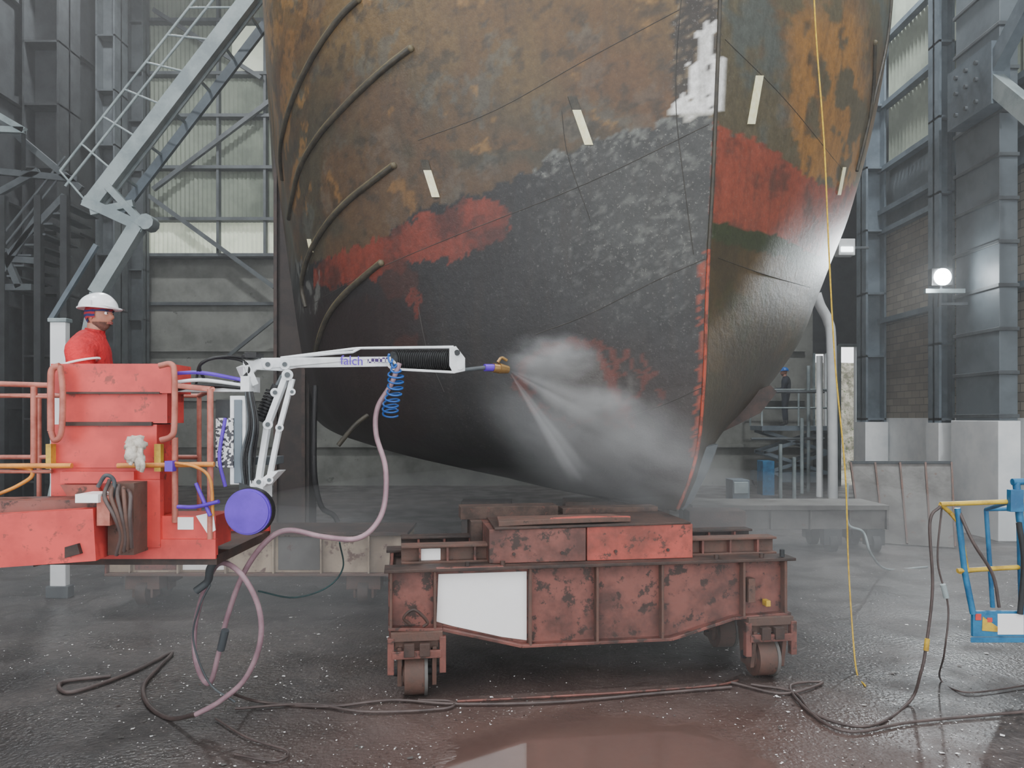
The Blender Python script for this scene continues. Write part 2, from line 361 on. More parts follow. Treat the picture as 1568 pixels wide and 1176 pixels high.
# ---------------------------------------------------------------- ship hull
TH=math.radians(17); ax=V((-math.sin(TH),math.cos(TH))); nl=V((-math.cos(TH),-math.sin(TH))); LB=4.3; PW=2.2
stemU=[(-400,1112),(0,1103),(170,1096),(340,1089),(400,1084),(600,1078),(680,1070),(740,1055),(785,1035)]
leftU=[(-300,385),(0,402),(150,419),(300,438),(450,458),(540,472),(600,486),(640,508),(665,535),(685,575),(700,632),(715,700),(728,765),(745,850),(785,1000)]
rightU=[(-300,1376),(0,1366),(80,1358),(180,1340),(260,1320),(330,1299),(420,1264),(520,1228),(600,1172),(640,1128),(670,1095),(720,1075),(785,1050)]
def pr(x,y,z): return 784+x/y*FOC, 640-(z-2.2)/y*FOC
ROWS=320; NL=240; NR=130; ZB=1.24; ZT=9.6
def zrow(i): return ZB+(ZT-ZB)*(i/ROWS)**1.25
def stem(z):
    d=interp([(1.24,7.6),(2.5,7.55),(5,7.35),(9.6,6.9)],z); u,v=0,640-(z-2.2)/d*FOC
    return V(((interp(stemU,v)-784)/FOC*d,d))
def side(z,sd,Bm,s):
    n=nl*sd; g=1-(1-min(s,1))**PW; return stem(z)+ax*(LB*s)+n*(Bm*g)
def fit(z,sd,tab):
    lo,hi=.02,9
    for _ in range(26):
        B_=(lo+hi)/2; best=None
        for k in range(1,31):
            p=side(z,sd,B_,k/30); u,v=pr(p.x,p.y,z)
            if best is None or (u<best[0] if sd>0 else u>best[0]): best=(u,v)
        tgt=interp(tab,best[1]); big=best[0]<tgt if sd>0 else best[0]>tgt
        if big: hi=B_
        else: lo=B_
    return (lo+hi)/2
BLs=[fit(zrow(i),1,leftU) for i in range(ROWS+1)]; BRs=[fit(zrow(i),-1,rightU) for i in range(ROWS+1)]
def smooth(a,w=7):
    return [sum(a[max(0,i-w):i+w+1])/len(a[max(0,i-w):i+w+1]) for i in range(len(a))]
BLs=smooth(BLs,4); BRs=smooth(smooth(BRs,9),9)
tails=[2.6,1.9,1.4,1.15]
sl=[t for t in tails]+[1-k/NL for k in range(NL)]+[0]
srr=[(k+1)/NR for k in range(NR)]+tails[::-1]
verts=[]; 
for i in range(ROWS+1):
    z=zrow(i)
    for s_ in sl: p=side(z,1,BLs[i],s_); verts.append((p.x,p.y,z))
    for s_ in srr: p=side(z,-1,BRs[i],s_); verts.append((p.x,p.y,z))
W=len(sl)+len(srr); faces=[]
for i in range(ROWS):
    for k in range(W-1): faces.append((i*W+k,i*W+k+1,(i+1)*W+k+1,(i+1)*W+k))
    faces.append((i*W+W-1,i*W,(i+1)*W,(i+1)*W+W-1))
faces.append(tuple(range(W))[::-1]); faces.append(tuple(ROWS*W+k for k in range(W)))
me=bpy.data.meshes.new('ship_hull'); me.from_pydata(verts,[],faces); me.update()
for p in me.polygons: p.use_smooth=len(p.vertices)==4
hull=bpy.data.objects.new('ship_hull',me); bpy.context.collection.objects.link(hull)
bvh=BVHTree.FromPolygons(verts,[f for f in faces if len(f)==4])
def H(u,v,off=.0):
    d=(S(u,v,1)-CAM).normalized(); h=bvh.ray_cast(CAM,d)
    if h[0] is None: return None
    n=h[1]; 
    if n.dot(d)>0: n=-n
    return h[0]+n*off
def fr(p,s,o=4):
    q=p*s; a=1;t=0
    for _ in range(o): t+=a*noise.noise(q); q=q*2.03+V((7.1,3.3,1.7)); a*=.55
    return t
C=lambda *c: lin(c)
OCH=C(108,85,50);OLV=C(70,63,48);GB=C(88,92,86);ORG=C(148,110,58);BLK=C(37,37,38);GRY=C(70,71,69);MAR=C(40,28,27)
RED=C(122,52,38);GRN=C(58,66,42);OCL=C(92,75,48);WHT=C(255,254,251);LGT=C(118,120,115)
vb_t=[(430,405),(480,400),(560,376),(660,315),(750,290),(860,232),(940,208),(1030,182),(1090,172)]
rt_t=[(480,405),(560,370),(660,328),(735,298),(775,318),(785,340)]
rb_t=[(480,438),(560,434),(620,408),(700,396),(765,366),(785,342)]
def paint(p):
    u,v=pr(p.x,p.y,p.z)
    a=fr(p,.8); b_=fr(p+V((31,5,9)),2.0); c=fr(p+V((3,77,9)),6); e=fr(p+V((13,7,59)),14,3)
    us=interp(stemU,v); wu=u+12*c+4*e; wv=v+10*c+5*e; spk=.12
    if u<us:
        vb=interp(vb_t,u)
        if wv<vb:
            t=ss(0,210,v+70*a); col=mixc(OCH,OLV,t)
            if u>620 and v<230: col=mixc(col,C(100,72,42),.6*ss(620,700,u)*ss(-.3,.3,a+.3))
            col=mixc(col,GB,.5*ss(.22,.5,b_+.2*a+.3*e)); 
            col=mixc(col,ORG,.65*ss(.55,.68,fr(p+V((90,0,4)),2.6)+.15*c+(.5 if u<470+30*c and v<330 else .0)+.22*ss(70,0,v)))
            col=mixc(col,C(110,72,38),.35*ss(.1,.5,a)); col=mixc(col,C(48,45,38),.6*ss(.2,.5,c+.3*e))
        else:
            g=ss(740,980,u)*ss(580,330,v+40*a); col=mixc(BLK,GRY,g*.75); spk=.2+.6*g
            col=mixc(col,C(30,30,30),.6*ss(.1,.35,b_)*(1-.5*g)); col=mixc(col,LGT,.5*g*ss(.28,.5,e+.5*c))
            ml=ss(690,600,u+30*c)*ss(430,470,v+20*c); col=mixc(col,MAR,ml); spk*=1-ml*.8
            lo=ss(480,600,v+30*a)*ss(820,900,u+50*b_); col=mixc(col,C(64,52,47),.6*lo)
            if u>810 and wv<vb+26: col=mixc(col,LGT,.7*ss(-.05,.3,e)); spk=.9
            if 480<u<800 and interp(rt_t,wu)<wv<interp(rb_t,wu) and wu<784: col=mixc(RED,C(78,38,31),ss(-.2,.4,b_+.3*e)); spk=.15
            if 560<u<640 and 400<wv<560: col=mixc(col,C(74,40,31),.5*ss(.15,.3,b_))
            # freshly blasted area with a red-brown margin, right of the nozzle
            bx=(wu-890)/85; bz=(wv-585)/52; rr_=math.sqrt(bx*bx+bz*bz)+.35*c
            if rr_<1: col=mixc(col,C(104,100,96),.55*ss(1,.6,rr_))
            elif rr_<1.22 : col=mixc(col,C(112,54,42),.6)
            dl=abs(u-(915+ (v-540)*.45)); 
            if 540<v<655 and dl<5+8*c: col=mixc(col,RED,.6)
            if 632<wu<640 and 440<v<490: col=mixc(col,RED,.6)
            if u<490 and 395<v<480: col=mixc(col,LGT,.7*ss(0,.3,c))
        if v<178 and us-70<wu: col=mixc(C(52,45,38),C(118,102,78),ss(.1,.4,e)); spk=.7
        if 164<wv<178 and u>1020: col=C(200,198,188)
    else:
        top=interp([(1090,190),(1180,225),(1260,288)],u); bot=interp([(1090,338),(1190,362),(1265,398)],u)
        if wv<top:
            col=mixc(C(96,88,68),GB,ss(-.1,.25,b_)); col=mixc(col,C(104,78,54),.6*ss(.15,.4,a+.3*c))
            k=ss(1185,1235,wu)*ss(1345,1300,wu)*ss(-40,60,v); col=mixc(col,mixc(ORG,C(172,120,58),.6),.9*k*ss(-.15,.05,b_+.2*a)); spk=.3
        elif v<bot+4*c: col=mixc(C(150,74,56),C(104,62,51),ss(-.2,.5,b_+.3*e)); spk=.35
        elif v<bot+30+8*c: col=GRN
        else: col=mixc(OCL,C(70,60,42),ss(-.3,.5,a+.3*c)); col=mixc(col,GRN,.4*ss(.2,.4,b_)); col=mixc(col,C(56,48,38),.6*ss(480,660,v)); spk=.1
    if (us-44+8*c<u<us+13 and 92+14*e<v<172+4*c) or (us-30<wu<us-4 and 30<v<100):
        if c+e>-.62+.35*ss(100,40,v): col=WHT; spk=0
    if (us-70<wu<us-30 and 150<wv<172): col=WHT
    if us-10-6*e<u<us-3 and 385<v<700 and e+.5*c>-.05: col=C(146,66,46)
    return col,spk
ca=me.color_attributes.new('paint','FLOAT_COLOR','POINT')
buf=[]
for p in verts:
    c_,s_=paint(V(p)); buf+= [max(0,x) for x in c_]+[s_]
ca.data.foreach_set('color',buf)
M_hull,nt,b=newmat('hull_paint'); L=nt.links
at=N(nt,'ShaderNodeVertexColor'); at.layer_name='paint'; tc=N(nt,'ShaderNodeTexCoord')
n1=N(nt,'ShaderNodeTexNoise',Scale=12.0,Detail=6.0,Roughness=.75); L.new(tc.outputs['Object'],n1.inputs['Vector'])
var=ramp(nt,n1.outputs['Fac'],.3,.7,(.5,.49,.47,1),(1.0,1.0,1.0,1)).outputs[0]
col=mixn(nt,1.0,at.outputs['Color'],var,'MULTIPLY')
mpz=N(nt,'ShaderNodeMapping'); mpz.inputs['Scale'].default_value=(9,9,.8); L.new(tc.outputs['Object'],mpz.inputs['Vector'])
n5=N(nt,'ShaderNodeTexNoise',Scale=1.0,Detail=4.0); L.new(mpz.outputs[0],n5.inputs['Vector'])
col=mixn(nt,ramp(nt,n5.outputs['Fac'],.5,.72,(0,0,0,1),(.35,.35,.35,1)).outputs[0],col,(.03,.024,.019))
n2=N(nt,'ShaderNodeTexNoise',Scale=34.0,Detail=5.0,Roughness=.75); L.new(tc.outputs['Object'],n2.inputs['Vector'])
s1=ramp(nt,n2.outputs['Fac'],.59,.63).outputs[0]
mu=N(nt,'ShaderNodeMath',operation='MULTIPLY'); L.new(s1,mu.inputs[0]); L.new(at.outputs['Alpha'],mu.inputs[1])
mu_=N(nt,'ShaderNodeMath',operation='MULTIPLY'); L.new(mu.outputs[0],mu_.inputs[0]); mu_.inputs[1].default_value=.55
col=mixn(nt,mu_.outputs[0],col,lin((146,146,138)))
L.new(col,b.inputs['Base Color']); b.inputs['Roughness'].default_value=.5
bp=N(nt,'ShaderNodeBump',Strength=.35,Distance=.02); L.new(n1.outputs['Fac'],bp.inputs['Height']); L.new(bp.outputs[0],b.inputs['Normal'])
me.materials.append(M_hull)
M_bar=mat('rubbing_bar',(66,60,48),(46,43,36),rough=.55,scale=8); M_barl=mat('bar_end',(108,98,72),(84,76,58),rough=.6)
M_seam=mat('weld_seam',(62,58,52),(44,42,38),rough=.6,bump=0); M_stemr=mat('stem_red',(164,70,48),(100,52,40),rough=.6,scale=9,lo=.45,hi=.55)
M_cream=mat('cream_mark',(250,246,210),(240,232,180),rough=.6,scale=14)
o=B('rubbing_bars')
def hp(L_,off): return [p for p in (H(u,v,off) for u,v in L_) if p]
bars=[[(630,75),(595,102),(560,133),(525,168),(490,208),(462,255),(450,300),(444,335)],
 [(550,0),(520,30),(485,80),(455,140),(436,200),(431,240),(434,275)],
 [(604,254),(570,280),(535,308),(505,340),(484,372),(470,405),(464,440),(470,470)],
 [(585,403),(555,428),(525,456),(503,486),(490,520),(484,550)],
 [(1366,-40),(1357,60),(1337,150),(1322,215),(1310,262)],[(1338,66),(1336,130),(1330,180)]]
for k,L_ in enumerate(bars):
    pts=hp(L_,.015)
    if len(pts)>2: o.tube(pts,.031 if k<4 else .025,M_bar,seg=10); o.ball(pts[0],.038,M_barl,seg=10)
    if k<4:
        pts=hp([(u-1,v-4) for u,v in L_],.024)
        if len(pts)>2: o.tube(pts,.014,M_barl,seg=6)
o.done(parent=hull)
o=B('weld_seams')
for L_ in ([(820,512),(900,482),(1000,432),(1080,396)],[(960,640),(1020,618),(1078,592)],[(640,215),(760,168),(900,90),(1040,15)],[(1043,0),(1036,90),(1036,180),(1050,300),(1062,390)],
           [(1100,395),(1170,420),(1240,440)],[(640,470),(655,540),(680,600)],[(470,470),(560,420),(700,360),(900,280),(1086,190)],[(1000,680),(1070,664)],[(860,170),(870,240),(905,340)],[(1110,60),(1200,150),(1290,260)]):
    q=spline([(u,0,v) for u,v in L_],6); dense=hp([(p.x,p.z) for p in q],-.001)
    if len(dense)>1: o.tube(dense,.005,M_seam,seg=6,n=0)
o.done(parent=hull)
o=B('stem_bar')
pa=[V((*stem(z),z)) for z in [9.5,8,6.5,5.5,4.6,3.9]]; pb=[V((*stem(z),z)) for z in [3.9,3.3,2.7,2.2,1.9,1.6,1.4,1.26]]
o.tube([p+V((0,0,0)) for p in pa],.02,M_bar,seg=8); o.tube([p+V((0,0,0)) for p in pb],.018,M_stemr,seg=8)
o.done(parent=hull)
o=B('draft_marks')
for (u0,v0,u1,v1,w) in ((876,148,902,222,6.5),(650,245,668,302,6),(1162,116,1149,190,6),(474,366,478,386,3),(1292,256,1284,298,2.5)):
    for (t0,t1,m) in ((0,.28,M_bar),(.28,1,M_cream)) if u0 in(876,650) else ((0,1,M_cream),):
        a=(u0+(u1-u0)*t0,v0+(v1-v0)*t0); c=(u0+(u1-u0)*t1,v0+(v1-v0)*t1)
        ps=[H(a[0]-w,a[1],.012),H(a[0]+w,a[1],.012),H(c[0]+w,c[1],.012),H(c[0]-w,c[1],.012)]
        if all(ps): o.prism(ps,(0,.02,0),m)
o.done(parent=hull)
o=B('rudder_blade')
p=[S(1092,668,9.3),S(1130,650,9.3),S(1165,632,9.3),S(1190,600,9.3),S(1180,590,9.3),S(1130,610,9.3)]
o.prism(p,(0,.12,0),M_rust_d); o.done(parent=hull)
o=B('skeg_foot'); 
o.prism([S(1060,690,8.0),S(1100,680,8.0),S(1085,720,8.0),S(1062,765,8.0),S(1046,782,8.0),S(1038,775,8.0)],(0,.14,0),M_steel); o.done(parent=hull)
o=B('keel_block')
for j in range(4):
    z=j*.305; o.box((.75-(j%2)*.12,8.75,z),(1.75+(j%2)*.12,9.25,z+.29),M_timber)
o.done(bevel=.015)
o=B('hanging_rope'); o.tube([S(483,590,9.6),S(481,660,9.6),S(482,730,9.6),S(492,775,9.7),S(510,788,9.8),S(518,800,9.8)],.035,M_black); 
o.tube([S(518,682,9.3),S(545,650,9.3),S(575,628,9.3)],.03,M_bar); o.done()

# ---------------------------------------------------------------- trolleys
def trolley(name,x,y,ang,L_=3.35):
    mA=M_rust
    M=Matrix.Translation((x,y,0))@Matrix.Rotation(ang,4,'Z'); o=B(name,M); k=L_/3.35
    prof=[(0,.56),(.42,.54),(1.05,.38),(2.3,.38),(2.85,.53),(3.35,.55)]; prof=[(a*k,z) for a,z in prof]
    for yy in (.07,.95):
        poly=[(a,yy,z) for a,z in prof]+[(L_,yy,1.0),(0,yy,1.0)]; o.prism(poly,(0,.025,0),mA)
        for (a,b_) in zip(prof,prof[1:]): o.beam((a[0],yy+.01,a[1]),(b_[0],yy+.01,b_[1]),.17,.025,mA)
        o.box((-.03,yy-.1,1.0),(L_+.03,yy+.12,1.025),M_rust_d)
        for sx in (0.02,.36,1.12,1.67,2.22,2.93,3.3):
            sx*=k; zb=interp(prof,sx)
            for sg in (-1,1):
                y0=yy+(.0 if sg<0 else .03); o.box((sx-.01,min(y0,y0+sg*.075),zb),(sx+.012,max(y0,y0+sg*.075),1.0),M_brown if sg<0 else mA)
    o.box((0,.1,.93),(L_,.95,.95),M_rust_d)
    for sx in (.01,L_-.03): o.box((sx,.05,.56),(sx+.025,.97,1.0),mA)
    for sx in (.22,L_-.2):
        for yy in (.12,.9):
            o.box((sx-.2,yy-.16,.47),(sx+.2,yy+.16,.54),M_brown); o.box((sx-.17,yy-.12,.40),(sx+.17,yy+.12,.47),M_brown)
            for s2 in (-.15,.12): 
                o.prism([(sx+s2,yy-.15,.42),(sx+s2,yy+.15,.42),(sx+s2,yy+.09,.10),(sx+s2,yy-.09,.10)],(.035,0,0),M_brown)
            o.beam((sx-.2,yy-.14,.5),(sx-.2,yy-.14,.22),.05,.06,mA); o.beam((sx+.2,yy-.14,.5),(sx+.2,yy-.14,.22),.05,.06,mA)
            o.box((sx-.19,yy-.18,.34),(sx+.19,yy-.15,.40),mA); o.box((sx-.1,yy-.2,.36),(sx-.02,yy-.15,.46),M_rust_d); o.box((sx+.02,yy-.2,.36),(sx+.1,yy-.15,.46),M_rust_d)
            o.cyl((sx-.095,yy,.175),(sx+.06,yy,.175),.165,M_brown,seg=32); o.cyl((sx+.06,yy,.175),(sx+.085,yy,.175),.175,M_greybeam,seg=32)
            o.cyl((sx-.18,yy,.19),(sx+.18,yy,.19),.035,M_dark,seg=12); o.cyl((sx-.11,yy,.18),(sx-.095,yy,.18),.1,M_brown,seg=20)
    o.prism([(.375,.055,.59),(.5,.055,.55),(.9,.055,.445),(1.10,.055,.41),(1.10,.055,.965),(.39,.055,.965)],(0,.013,0),M_whitep)  # thin plain white plate over part of the front web
    o.box((.37,-.028,1.002),(.9,.02,1.03),mA)
    for (a,b_) in ((.1,.85),(2.5,3.34)):
        for yy in (.3,.75):
            o.ibeam((a,yy,1.09),(b_,yy,1.09),.16,.13,M_brown if yy<.5 else M_rust_d,t=.02)
            for t in (.2,.5,.8): xx=a+(b_-a)*t; o.box((xx-.01,yy-.07,1.03),(xx+.01,yy+.07,1.15),M_rust)
    o.box((.25,.28,1.03),(.42,.46,1.13),M_whitep)
    for xx in (.62,.9,2.7,3.1): o.cyl((xx,.03,1.025),(xx,.03,1.06),.022,M_rust_d,seg=6)
    o.box((.80,.10,1.027),(1.60,.5,1.30),M_rust); o.box((1.61,.10,1.027),(2.52,.5,1.31),M_rust_b)  # right block's lit look is put into its brighter red
    o.box((.80,.55,1.027),(2.52,.98,1.30),M_rust)
    o.prism([(.84,.07,1.30),(2.5,.09,1.31),(2.48,.98,1.32),(.86,.98,1.30)],(0,0,.02),M_rust_d)
    o.prism([(.88,.12,1.32),(1.2,.10,1.335),(1.75,.11,1.34),(2.0,.16,1.33),(1.9,.4,1.33),(.9,.38,1.33)],(0,0,.04),M_brown)
    o.prism([(1.3,.105,1.342),(1.72,.115,1.345),(2.0,.16,1.335),(1.6,.2,1.34)],(0,0,.045),M_rust_b)
    o.box((.62,.72,1.30),(1.5,.95,1.41),M_timber); o.box((1.55,.75,1.32),(2.45,.95,1.38),M_timber)
    o.box((.70,.58,1.027),(.80,.96,1.30),M_timber)
    for xx in (1.0,1.4,1.85,2.3): o.cyl((xx,.095,1.1),(xx,.085,1.1),.014,M_rust_d,seg=8)
    o.tube([(.17,-.03,.6),(.12,-.05,.66),(.2,-.06,.72),(.3,-.04,.62),(.27,-.03,.58)],.012,M_rust_d)
    o.box((2.96,-.02,.66),(3.02,.06,.86),M_brown); o.box((3.12,-.015,.62),(3.16,.06,.67),M_yellow)
    o.cyl((3.28,.02,1.03),(3.28,.02,1.09),.02,M_dark)
    return o.done(bevel=.004)
ang=math.atan2(.5,3.31)
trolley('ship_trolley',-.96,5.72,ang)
o=B('cradle_beam')
a=S(165,872,8.6); c=S(622,815,8.6)
o.box((a.x,8.6,.40),(c.x,8.64,.84),M_beige); o.box((a.x,9.2,.40),(c.x,9.24,.84),M_beige)
o.box((a.x-.03,8.52,.84),(c.x+.03,9.32,.88),M_rust_d); o.box((a.x,8.52,.37),(c.x,9.32,.40),M_brown)
for t in (0,.08,.24,.4,.56,.72,.88,1): x=a.x+(c.x-a.x-.02)*t; o.box((x,8.53,.4),(x+.02,9.31,.84),M_beige if t else M_rust)
for t0,t1,m_ in ((.24,.4,M_whitep),(.56,.72,M_greybeam),(.08,.24,M_rust)): o.box((a.x+(c.x-a.x)*t0+.04,8.59,.43),(a.x+(c.x-a.x)*t1-.03,8.6,.82),m_)
for x in (a.x+.4,c.x-.5):
    for y in (8.7,9.12):
        o.box((x-.2,y-.1,.2),(x+.2,y+.1,.37),M_brown); o.cyl((x-.06,y,.16),(x+.06,y,.16),.16,M_rust_d,seg=24)
        for s_ in (-.12,.09): o.box((x+s_,y-.09,.1),(x+s_+.03,y+.09,.3),M_brown)
o.done(bevel=.006)
o=B('cradle_beam')
a=S(1060,775,12); c=S(1362,775,12)
o.box((a.x,12,.70),(c.x,13,.78),M_greybeam); o.box((a.x,12.08,.38),(c.x,12.12,.70),M_greybeam); o.box((a.x,12.9,.38),(c.x,12.94,.70),M_greybeam)
for t in (0,.2,.4,.6,.8,.99): x=a.x+(c.x-a.x)*t; o.box((x,12.02,.38),(x+.03,12.96,.70),M_greybeam)
o.box((a.x+.1,12.06,.42),(a.x+.55,12.08,.67),M_whitep); 
for x in (a.x+.35,c.x-.9,c.x-.2):
    for y in (12.1,12.85): o.box((x-.15,y-.06,.12),(x+.15,y+.1,.38),M_dark); o.cyl((x-.06,y+.02,.15),(x+.06,y+.02,.15),.15,M_dark,seg=24)
o.done(bevel=.006)
o=B('timber_baulk'); o.box((-2.55,10.3,.31),(-.9,10.6,.55),M_timber); o.box((-2.4,10.32,0),(-2.15,10.58,.31),M_timber); o.box((-1.3,10.32,0),(-1.05,10.58,.31),M_timber)
o.done(bevel=.01)
o=B('bilge_block')
for (x,y) in ((-.4,11.8),(2.9,10.6)):
    for j in range(3): o.box((x-.4,y-.2,j*.3),(x+.4,y+.2,j*.3+.29),M_timber)
o.done(bevel=.015)
o=B('steel_ramp_panel')
a=[S(1318,822,13),S(1462,822,12.4),S(1456,708,13.2),S(1302,708,13.8)]
a[0].z=a[1].z=.02
o.prism(a,(0,.04,0),M_greybeam)
for t in (0,.25,.5,.75,1): o.beam(a[0].lerp(a[1],t)+V((0,-.02,.02)),a[3].lerp(a[2],t)+V((0,-.02,0)),.03,.03,M_brown)
o.beam(a[3],a[2],.05,.05,M_steel)
o.beam(a[3].lerp(a[2],.5),V((a[3].lerp(a[2],.5).x,14.4,.05)),.06,.06,M_brown)
o.done()

# ---------------------------------------------------------------- red boom lift (left)
o=B('boom_lift')
D=4.55
o.slab(78,557,262,602,D-.03,4.8,M_liftred); o.slab(100,602,256,648,D,4.78,M_liftred)
o.slab(78,650,240,716,D,4.8,M_liftred); o.slab(96,646,232,652,D-.02,4.78,M_rust_d)
o.slab(96,600,244,603,D-.035,D,M_rust_d)
o.slab(78,716,245,838,D+.02,4.78,M_liftred); o.slab(92,722,205,740,D-.02,D+.02,M_liftred)
o.prism([S(95,742,D-.0),S(150,742,D-.0),S(205,830,D-.0),S(150,830,D-.0)],(0,-.02,0),M_rust_b)
o.slab(205,735,245,838,D-.03,D+.02,M_liftred)
o.slab(245,790,330,838,D,D+.25,M_liftred); o.slab(272,792,296,811,D-.006,D,M_whitep); o.prism([S(300,790,D-.006),S(326,784,D-.006),S(330,812,D-.006),S(318,818,D-.006)],(0,.006,0),M_whitep)
zf=S(0,850,D).z
o.box((S(-40,0,D).x,D,zf-.06),(S(332,0,D).x,5.55,zf),M_rust_d)
o.box((S(60,0,D).x,D-.02,zf-.02),(S(332,0,D).x,D+.02,zf+.1),M_liftred)
o.box((S(60,0,D).x,5.52,zf-.02),(S(332,0,D).x,5.56,zf+.12),M_liftred)
def rail(pts,r=.017,m=M_pink): o.tube([S(*p) for p in pts],r,m,n=0,seg=10)
d0=4.45
o.tube([S(78,660,d0),S(78,590,d0),S(80,566,d0),S(92,560,d0)],.02,M_pink); o.tube([S(92,560,d0),S(96,600,d0),S(94,660,d0),S(84,674,d0),S(78,660,d0)],.018,M_pink)
o.tube([S(244,560,d0),S(262,558,d0),S(267,575,d0),S(267,650,d0),S(262,668,d0),S(246,674,d0)],.018,M_pink)
for u,v0,v1 in ((322,596,850),(52,592,716),(268,670,800)):
    rail([(u,v0,D),(u,v1,D)],.019,M_pink)
rail([(-60,586,D),(75,590,D)]); rail([(-60,606,5.5),(305,606,5.5)]); rail([(262,590,D),(325,596,D),(305,606,5.5)])
rail([(305,606,5.5),(305,800,5.5)]); rail([(60,606,5.5),(60,800,5.5)]); rail([(190,606,5.5),(190,800,5.5)]); rail([(-60,700,5.5),(305,700,5.5)])
rail([(-60,714,D-.03),(110,713,D-.05)],.016,M_orange); rail([(180,713,D-.06),(328,711,D-.03)],.016,M_orange)
rail([(0,605,D),(75,608,D)],.01)
rail([(-60,722,D-.0),(80,722,D-.0)],.012,M_pink)
o.tube([S(0,756,D),S(25,745,D),S(48,730,D),S(45,718,D),S(15,714,D)],.012,M_orange)
o.tube([S(262,708,D-.05),S(300,715,D-.07),S(322,735,D-.06),S(326,790,D-.05)],.01,M_orange)
o.slab(252,706,264,722,D-.09,D-.04,M_purple); o.slab(236,680,246,722,D-.05,D-.01,M_yellow); o.slab(70,680,78,718,D-.05,D,M_yellow)
o.beam(S(165,812,4.40),V((-5.6,4.1,1.35)),.34,.30,M_liftred); o.beam(S(165,770,4.45),V((-5.6,4.15,1.66)),.24,.07,M_rust)
o.slab(148,760,168,805,4.25,4.4,M_pink); o.slab(115,757,150,770,4.22,4.4,M_whitep); 
o.beam(S(60,858,4.3),S(130,838,4.25),.1,.06,M_rust_d)
o.slab(165,740,205,850,4.36,D,M_brown)
for k in range(5):
    o.tube([S(168+k*7,735+k*4,4.32),S(160+k*10,760,4.25),S(175+k*6,790,4.22),S(185+k*4,820,4.26),S(178+k*6,850-k*3,4.3)],.012,M_brown if k%2 else M_hosed)
o.tube([S(150,745,4.3),S(162,728,4.28),S(175,738,4.3),S(172,775,4.28),S(190,800,4.3)],.012,M_steel)
o.box((-8.0,3.2,.45),(-5.4,5.0,1.0),M_liftred); o.box((-7.6,3.4,1.0),(-5.5,4.8,1.6),M_liftred)
o.beam((-5.6,4.12,1.4),(-7.2,4.1,1.9),.35,.35,M_liftred)
for x in (-7.4,-6.0):
    for y in (3.15,4.85): o.cyl((x,y-.12,.42),(x,y+.16,.42),.42,M_black,seg=28); o.cyl((x,y-.14,.42),(x,y-.1,.42),.2,M_pink,seg=20)
lift=o.done(bevel=.008)
o=B('work_gloves')
def crump(p,d): 
    k=1+.35*noise.noise(d*3+V((1,2,3)))+.15*noise.noise(d*8); return p*k
o.ball(S(208,680,4.44),(.065,.04,.05),M_glove,fn=crump); o.ball(S(203,695,4.42),(.045,.035,.055),M_glove,fn=crump); o.ball(S(214,702,4.42),(.03,.02,.07),M_glove,fn=crump)
o.tube([S(214,700,4.42),S(219,712,4.41),S(217,722,4.42)],[.016,.012],M_glove); o.tube([S(203,705,4.42),S(199,712,4.41)],[.014,.01],M_glove)
o.done(parent=lift)

# ---------------------------------------------------------------- water blasting manipulator
o=B('water_blasting_arm')
def da(u): return 4.6+(u-375)/400*1.1
def A(u,v,dy=0): return S(u,v,da(u)+dy)
d0=4.6
o.slab(352,606,376,742,d0,d0+.12,M_white); o.slab(358,612,370,740,d0-.01,d0,M_steelb)
o.slab(330,612,358,700,d0+.03,d0+.09,M_dark); o.slab(330,640,357,716,d0-.02,d0+.03,M_qr)
o.slab(325,700,420,712,d0+.1,d0+.3,M_steel); o.slab(268,590,375,600,d0,d0+.1,M_white)
for k,(v0,v1) in enumerate(((572,582),(586,590),(598,594))): o.tube([S(262,v0,d0),S(310,(v0+v1)/2-6,d0-.03),S(372,v1,d0)],.012,(M_purple,M_white,M_black)[k])
o.tube([S(312,580,d0),S(306,560,d0-.05),S(330,548,d0-.06),S(370,552,d0),S(380,570,d0),S(350,590,d0),S(315,592,d0)],.01,M_black); 
o.tube([S(300,590,d0),S(308,556,d0-.05),S(345,546,d0-.06),S(376,548,d0)],.008,M_black)
c=S(379,784,4.42); o.cyl(c,c+V((0,.05,0)),.138,M_purple,seg=40); o.cyl(c+V((0,.02,0)),c+V((0,.08,0)),.143,M_black,seg=40); o.cyl(c-V((0,.01,0)),c,.128,M_purple,seg=40)
o.beam(S(379,784,4.52),S(379,740,4.66),.1,.1,M_dark)
o.tube([S(345,640,d0-.02),S(336,700,d0-.04),S(345,745,d0-.02)],.011,M_purple); o.tube([S(272,776,4.5),S(300,776,4.48),S(335,768,4.45)],.012,M_purple); o.tube([S(300,740,4.5),S(322,790,4.48)],.012,M_purple)
for k in range(6): o.tube([S(376+k*2,600,d0-.02),S(380+k*3,650,d0-.03-.01*k),S(370+k*4,700,d0-.02),S(374+k*3,750,d0)],.007,M_black if k%3 else M_steel)
dl=4.62
for dy in (0,.12):
    o.beam(S(396,738,dl+dy),S(410,650,dl+dy),.035,.05,M_white,up=(0,-1,0)); o.beam(S(410,650,dl+dy),S(440,572,dl+dy),.035,.055,M_white,up=(0,-1,0))
    o.beam(S(412,735,dl+dy),S(428,655,dl+dy),.03,.035,M_white,up=(0,-1,0)); o.beam(S(428,655,dl+dy),S(448,580,dl+dy),.03,.03,M_white,up=(0,-1,0))
for (u,v,r) in ((396,738,.03),(412,735,.025),(410,650,.03),(428,655,.025),(440,574,.035),(421,601,.028),(447,600,.022)):
    o.cyl(S(u,v,dl-.03),S(u,v,dl+.15),r,M_white,seg=16); o.cyl(S(u,v,dl-.04),S(u,v,dl-.03),r*.5,M_steel,seg=10)
